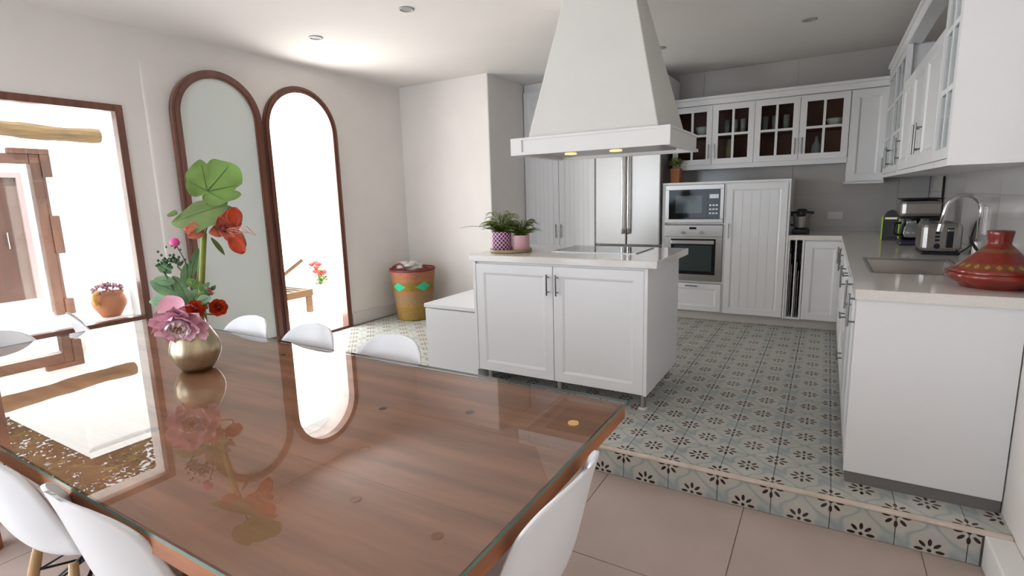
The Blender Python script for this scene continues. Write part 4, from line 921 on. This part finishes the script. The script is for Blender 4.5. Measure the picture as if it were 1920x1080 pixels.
# lobed round leaf made of a fan of lobes
def lobed_leaf(par, c, nrm, up, R, lobes, m, cup=.25, rim=0):
    nrm = Vector(nrm).normalized(); up = Vector(up); up = (up-nrm*up.dot(nrm)).normalized(); sd_ = up.cross(nrm); mb = MB(); N = 72; K = 7; vs = [Vector(c)]
    def rad(a):
        off = .45*R; r = off*math.cos(a)+math.sqrt(R*R-(off*math.sin(a))**2)
        for a0, dp, wd in ((-.62, .20, .09), (.85, .26, .10), (PI, .5, .3), (-1.7, .10, .2)):
            dd = (a-a0+PI) % (2*PI)-PI; r *= 1-dp*math.exp(-(dd/wd)**2)
        return r*(1+.03*math.sin(7*a))
    for k in range(1, K+1):
        for i in range(N):
            a = 2*PI*i/N-PI; r = rad(a)*k/K
            h = cup*R*(k/K)**2*(1+.25*math.cos(3*a))+.006*math.sin(lobes*a)*(k/K)**2
            vs.append(Vector(c)+up*(r*math.cos(a))+sd_*(r*math.sin(a))+nrm*h)
    fs = [(0, 1+i, 1+(i+1) % N) for i in range(N)]
    for k in range(K-1): fs += [(1+k*N+i, 1+k*N+(i+1) % N, 1+(k+1)*N+(i+1) % N, 1+(k+1)*N+i) for i in range(N)]
    mb.add(vs, fs); o = mb.build('leaf', m, par, world=True, smooth=True)
    vm = MB()
    for a in (0, .75, -.75, 1.6, -1.6):
        i = int(((a+PI) % (2*PI))/(2*PI)*N) % N; vm.tube([vs[0]+nrm*.001]+[vs[1+k*N+i]+nrm*.0015 for k in range(K-1)], [.0026-.0003*k for k in range(K)], 4)
    vm.build('veins', 'vein', o, world=True); return o
# tall leaf stems
lf1 = thing('leafy_branch', 'bright green lobed leaf topping the bouquet', 'foliage', tuple(NECK))
stem(lf1, [F(.0, .08), F(.04, .25), F(.085, .45, -.01), F(.11, .62, -.01), F(.135, .745)], .0035, 'leaf_olive')
lobed_leaf(lf1, F(.135, .755, .0), TOW*.9+Vector((0, 0, .4))-LR_*.1, Vector((0, 0, 1))+LR_*.7, .108, 5, 'leaf_green', .12)
lf2 = thing('leafy_branch', 'drooping olive green leaf folded under the topmost leaf', 'foliage', tuple(NECK+Vector((.004, 0, 0))))
stem(lf2, [F(.0, .08, .01), F(.03, .25, .01), F(.06, .45, .01), F(.12, .62, .0), F(.17, .70, 0)], .0035, 'leaf_olive')
leaf(lf2, F(.21, .70, .02), -LR_*1.0+Vector((0, 0, -.22))+TOW*.15, TOW*.9+Vector((0, 0, .7)), .24, .085, 'leaf_olive', bend=-.10, fold=-.25, notch=.15)
leaf(lf2, F(.16, .70, -.01), LR_*1.0+Vector((0, 0, -.35)), TOW*.5+Vector((0, 0, .9)), .115, .045, 'leaf_dark', bend=-.35, fold=-.2)
leaf(lf2, F(-.0, .665, .02), -LR_+Vector((0, 0, .15)), Vector((0, 0, 1))+TOW, .045, .022, 'leaf_olive')
# amaryllis
am = thing('amaryllis', 'coral red amaryllis bloom on a thick green stem', 'flower', tuple(NECK+Vector((0, .004, 0))))
stem(am, [F(.03, .07, .0), F(.045, .25, .0), F(.07, .42, .01), F(.098, .585, .02)], .0125)
pm = MB(); hc = F(.182, .60, .025)
for (ls, lz, ld, L, W) in ((.9, -.75, .35, .115, .033), (.55, .95, .1, .09, .032), (-.15, .6, .5, .06, .028), (.25, -.5, .8, .07, .026), (-.5, -.1, .6, .065, .026), (.9, .25, -.2, .075, .024)):
    petal(pm, hc, LR_*ls+Vector((0, 0, lz))+TOW*ld, TOW+LR_*.2, L, W, -.25)
pm.build('petals', 'coral_petal', am, world=True, smooth=True, solid=.0015)
pm = MB(); c2 = F(.10, .595, .04)
for (ls, lz, ld, L, W) in ((-1, .1, .4, .075, .024), (-.7, .45, .2, .06, .02), (-.8, -.25, .5, .065, .02)): petal(pm, c2, LR_*ls+Vector((0, 0, lz))+TOW*ld, TOW, L, W, -.1)
pm.build('petals', 'coral_petal', am, world=True, smooth=True, solid=.0015)
petm = MB(); petal(petm, F(.225, .615, .05), Vector((0, 0, 1))+LR_*.1, TOW, .075, .030, .1); petal(petm, F(.205, .57, .06), LR_*.6+Vector((0, 0, -1)), TOW, .085, .030, -.1); petm.build('outer_petals', 'orange_red', am, world=True, smooth=True, solid=.0015)
MB().lathe([(.004, -.012), (.016, 0), (.008, .014)], 10, tuple(hc+TOW*.02), cap1=True).build('heart', 'flower_heart', am, world=True, smooth=True)
sm = MB()
for k in range(4): sm.tube([hc+TOW*.02, hc+TOW*.06+LR_*(.03+.02*k)+Vector((0, 0, .01*(k-2))), hc+TOW*.07+LR_*(.075+.015*k)+Vector((0, 0, -.01-.006*k))], .0013, 4)
sm.build('stamens', 'coral_petal', am, world=True)
leaf(am, F(.125, .565, .03), LR_*.75+Vector((0, 0, -1)), TOW+LR_*.5, .085, .010, 'leaf_olive')
# peony
pe = thing('peony', 'large pale pink peony hanging over the vase shoulder', 'flower', tuple(NECK+Vector((0, -.006, 0))))
pc = F(-.045, .232, .10)
stem(pe, [F(-.0, .10, .0), F(-.01, .235, .01), F(-.02, .27, .05), pc-TOW*.02], .005)
out, inn = MB(), MB(); ax = (TOW*.75-LR_*.25+Vector((0, 0, -.45))).normalized(); ou = ax.orthogonal().normalized(); ov_ = ax.cross(ou)
for ring, (cnt, tilt, L, W, tgt) in enumerate(((9, .05, .105, .042, out), (8, .45, .085, .036, out), (9, .9, .07, .028, inn), (7, 1.6, .05, .02, inn))):
    for k in range(cnt):
        a = 2*PI*k/cnt+ring*.4+random.uniform(-.15, .15); rd = ou*math.cos(a)+ov_*math.sin(a); petal(tgt, pc+rd*.006, rd+ax*tilt, ax-rd*.4, L*random.uniform(.85, 1.12), W, .22, .6, ruf=.012)
out.build('outer_petals', 'pink_petal', pe, world=True, smooth=True); inn.build('inner_petals', 'pale_petal', pe, world=True, smooth=True)
hm = MB()
for k in range(16):
    a = random.uniform(0, 6.3); rd = (ou*math.cos(a)+ov_*math.sin(a)); hm.tube([pc+ax*.01, pc+ax*.045+rd*random.uniform(.01, .035)], [.002, .0035], 5)
hm.build('stamens', 'peony_heart', pe, world=True)
big = MB()
petal(big, F(-.05, .25, .08), -LR_*.55+Vector((0, 0, .9)), TOW, .095, .05, .25, .6); petal(big, F(-.01, .255, .07), LR_*.1+Vector((0, 0, .75))+TOW*.3, TOW, .06, .04, .2, .6); big.build('standing_petals', 'pink_petal', pe, world=True, smooth=True)
# ranunculus
def ranunculus(label, c, seed):
    t = thing('ranunculus', label, 'flower', tuple(NECK+Vector((.003*seed, .003*seed, .0)))); random.seed(seed)
    stem(t, [F(.0, .12), F(.01, .235, .01), c-TOW*.02-Vector((0, 0, .03)), c-TOW*.012], .0035)
    mb = MB(); ax = (TOW+Vector((0, 0, .35))+LR_*.1*seed).normalized(); ou = ax.orthogonal().normalized(); ov = ax.cross(ou)
    for ring, (cnt, tilt, L, W) in enumerate(((7, .15, .040, .021), (6, .6, .034, .018), (6, 1.2, .028, .014), (5, 2.4, .022, .010))):
        for k in range(cnt):
            a = 2*PI*k/cnt+ring*.5; rd = ou*math.cos(a)+ov*math.sin(a); petal(mb, c+rd*.003, rd+ax*tilt, ax-rd*.6, L, W, .3, .7)
    mb.build('petals', 'orange_red', t, world=True, smooth=True); MB().lathe([(.003, -.005), (.007, 0), (.003, .006)], 8, tuple(c+ax*.022), cap1=True).build('heart', 'flower_heart', t, world=True)
ranunculus('orange-red ranunculus above the peony, nearer the vase centre', F(.02, .272, .07), 1); ranunculus('orange-red ranunculus leaning out at the right of the vase', F(.115, .268, .03), 2)
random.seed(11)
# leafy sprays
sp1 = thing('leaf_spray', 'sage green leafy spray reaching left out of the vase', 'foliage', tuple(NECK+Vector((-.005, 0, 0))))
stem(sp1, [F(0, .10), F(-.01, .24), F(-.05, .33, .02), F(-.09, .43, .02)], .0035, 'leaf_dark')
for s, z, dl, dz, L, W in ((-.03, .33, -1, .55, .135, .034), (-.04, .31, -1, .02, .13, .028), (-.05, .38, -1, .30, .085, .022), (-.01, .33, -.55, 1, .09, .024), (-.02, .30, -1, -.45, .075, .022), (.0, .36, .1, 1, .10, .024), (.01, .30, .5, .6, .07, .024), (-.035, .27, -1, -.15, .11, .024), (.03, .30, .9, .35, .07, .02), (-.02, .29, -.9, .25, .12, .03), (-.06, .42, -.9, .7, .07, .02), (.0, .28, -.3, .9, .09, .028)):
    leaf(sp1, F(s, z, random.uniform(0, .05)), LR_*dl+Vector((0, 0, dz))+TOW*random.uniform(-.1, .3), TOW+Vector((0, 0, .4)), L, W, 'leaf_sage', bend=-.12)
sp2 = thing('berry_spray', 'dark green berry cluster on a thin stem at the left of the bouquet', 'foliage', tuple(NECK+Vector((-.006, .004, 0))))
stem(sp2, [F(0, .10, -.01), F(.02, .26, -.01), F(.01, .38, 0), F(-.03, .45, .01)], .003, 'bark')
bb = MB()
for k in range(60): bb.lathe([(.002, -.006), (.0065, 0), (.002, .006)], 7, tuple(F(-.06+random.gauss(0, .026), .468+random.gauss(0, .013), random.gauss(.01, .015))), cap1=True)
bb.build('berries', 'leaf_dark', sp2, world=True, smooth=True)['kind'] = 'stuff'
for s, z, dl, dz, L in ((.02, .40, .35, 1, .10), (.03, .44, .5, 1, .085), (.0, .36, -.8, .3, .09)): leaf(sp2, F(s, z), LR_*dl+Vector((0, 0, dz)), TOW, L, .017, 'leaf_sage')
sp3 = thing('pink_bud', 'small hot pink bud above the berry cluster', 'flower', tuple(NECK+Vector((-.007, -.004, 0))))
stem(sp3, [F(0, .10, .01), F(.025, .30, 0), F(.01, .45, 0), F(-.022, .535, .01)], .0022, 'leaf_dark')
MB().lathe([(.004, -.018), (.016, -.012), (.021, 0), (.015, .014), (.004, .018)], 12, tuple(F(-.026, .55, .01)), cap1=True).build('bud', 'hot_pink', sp3, world=True, smooth=True)
cl = MB()
for k in range(7): cl.lathe([(.001, -.005), (.005, 0), (.001, .005)], 6, tuple(F(-.03+random.gauss(0, .018), .525+random.gauss(0, .008), .01)), cap1=True)
cl.build('sepals', 'leaf_dark', sp3, world=True)
sp4 = thing('leaf_spray', 'small frilly green filler leaves round the amaryllis stem base', 'foliage', tuple(NECK+Vector((.006, .003, 0))))
stem(sp4, [F(.01, .10), F(.04, .25), F(.06, .34, .01)], .0025, 'leaf_dark')
for k in range(22): leaf(sp4, F(.055+random.gauss(0, .022), .33+random.gauss(0, .03), random.uniform(0, .04)), LR_*random.uniform(-1, 1)+Vector((0, 0, random.uniform(-.3, 1)))+TOW*.4, TOW, .035, .009, 'leaf_sage' if k % 2 else 'leaf_green')
rb = MB()
for k in range(5): rb.lathe([(.002, -.008), (.010, 0), (.002, .009)], 8, tuple(F(.09+random.gauss(0, .008), .335+random.gauss(0, .010), .02)), cap1=True)
rb.build('red_buds', 'coral_petal', sp4, world=True, smooth=True)
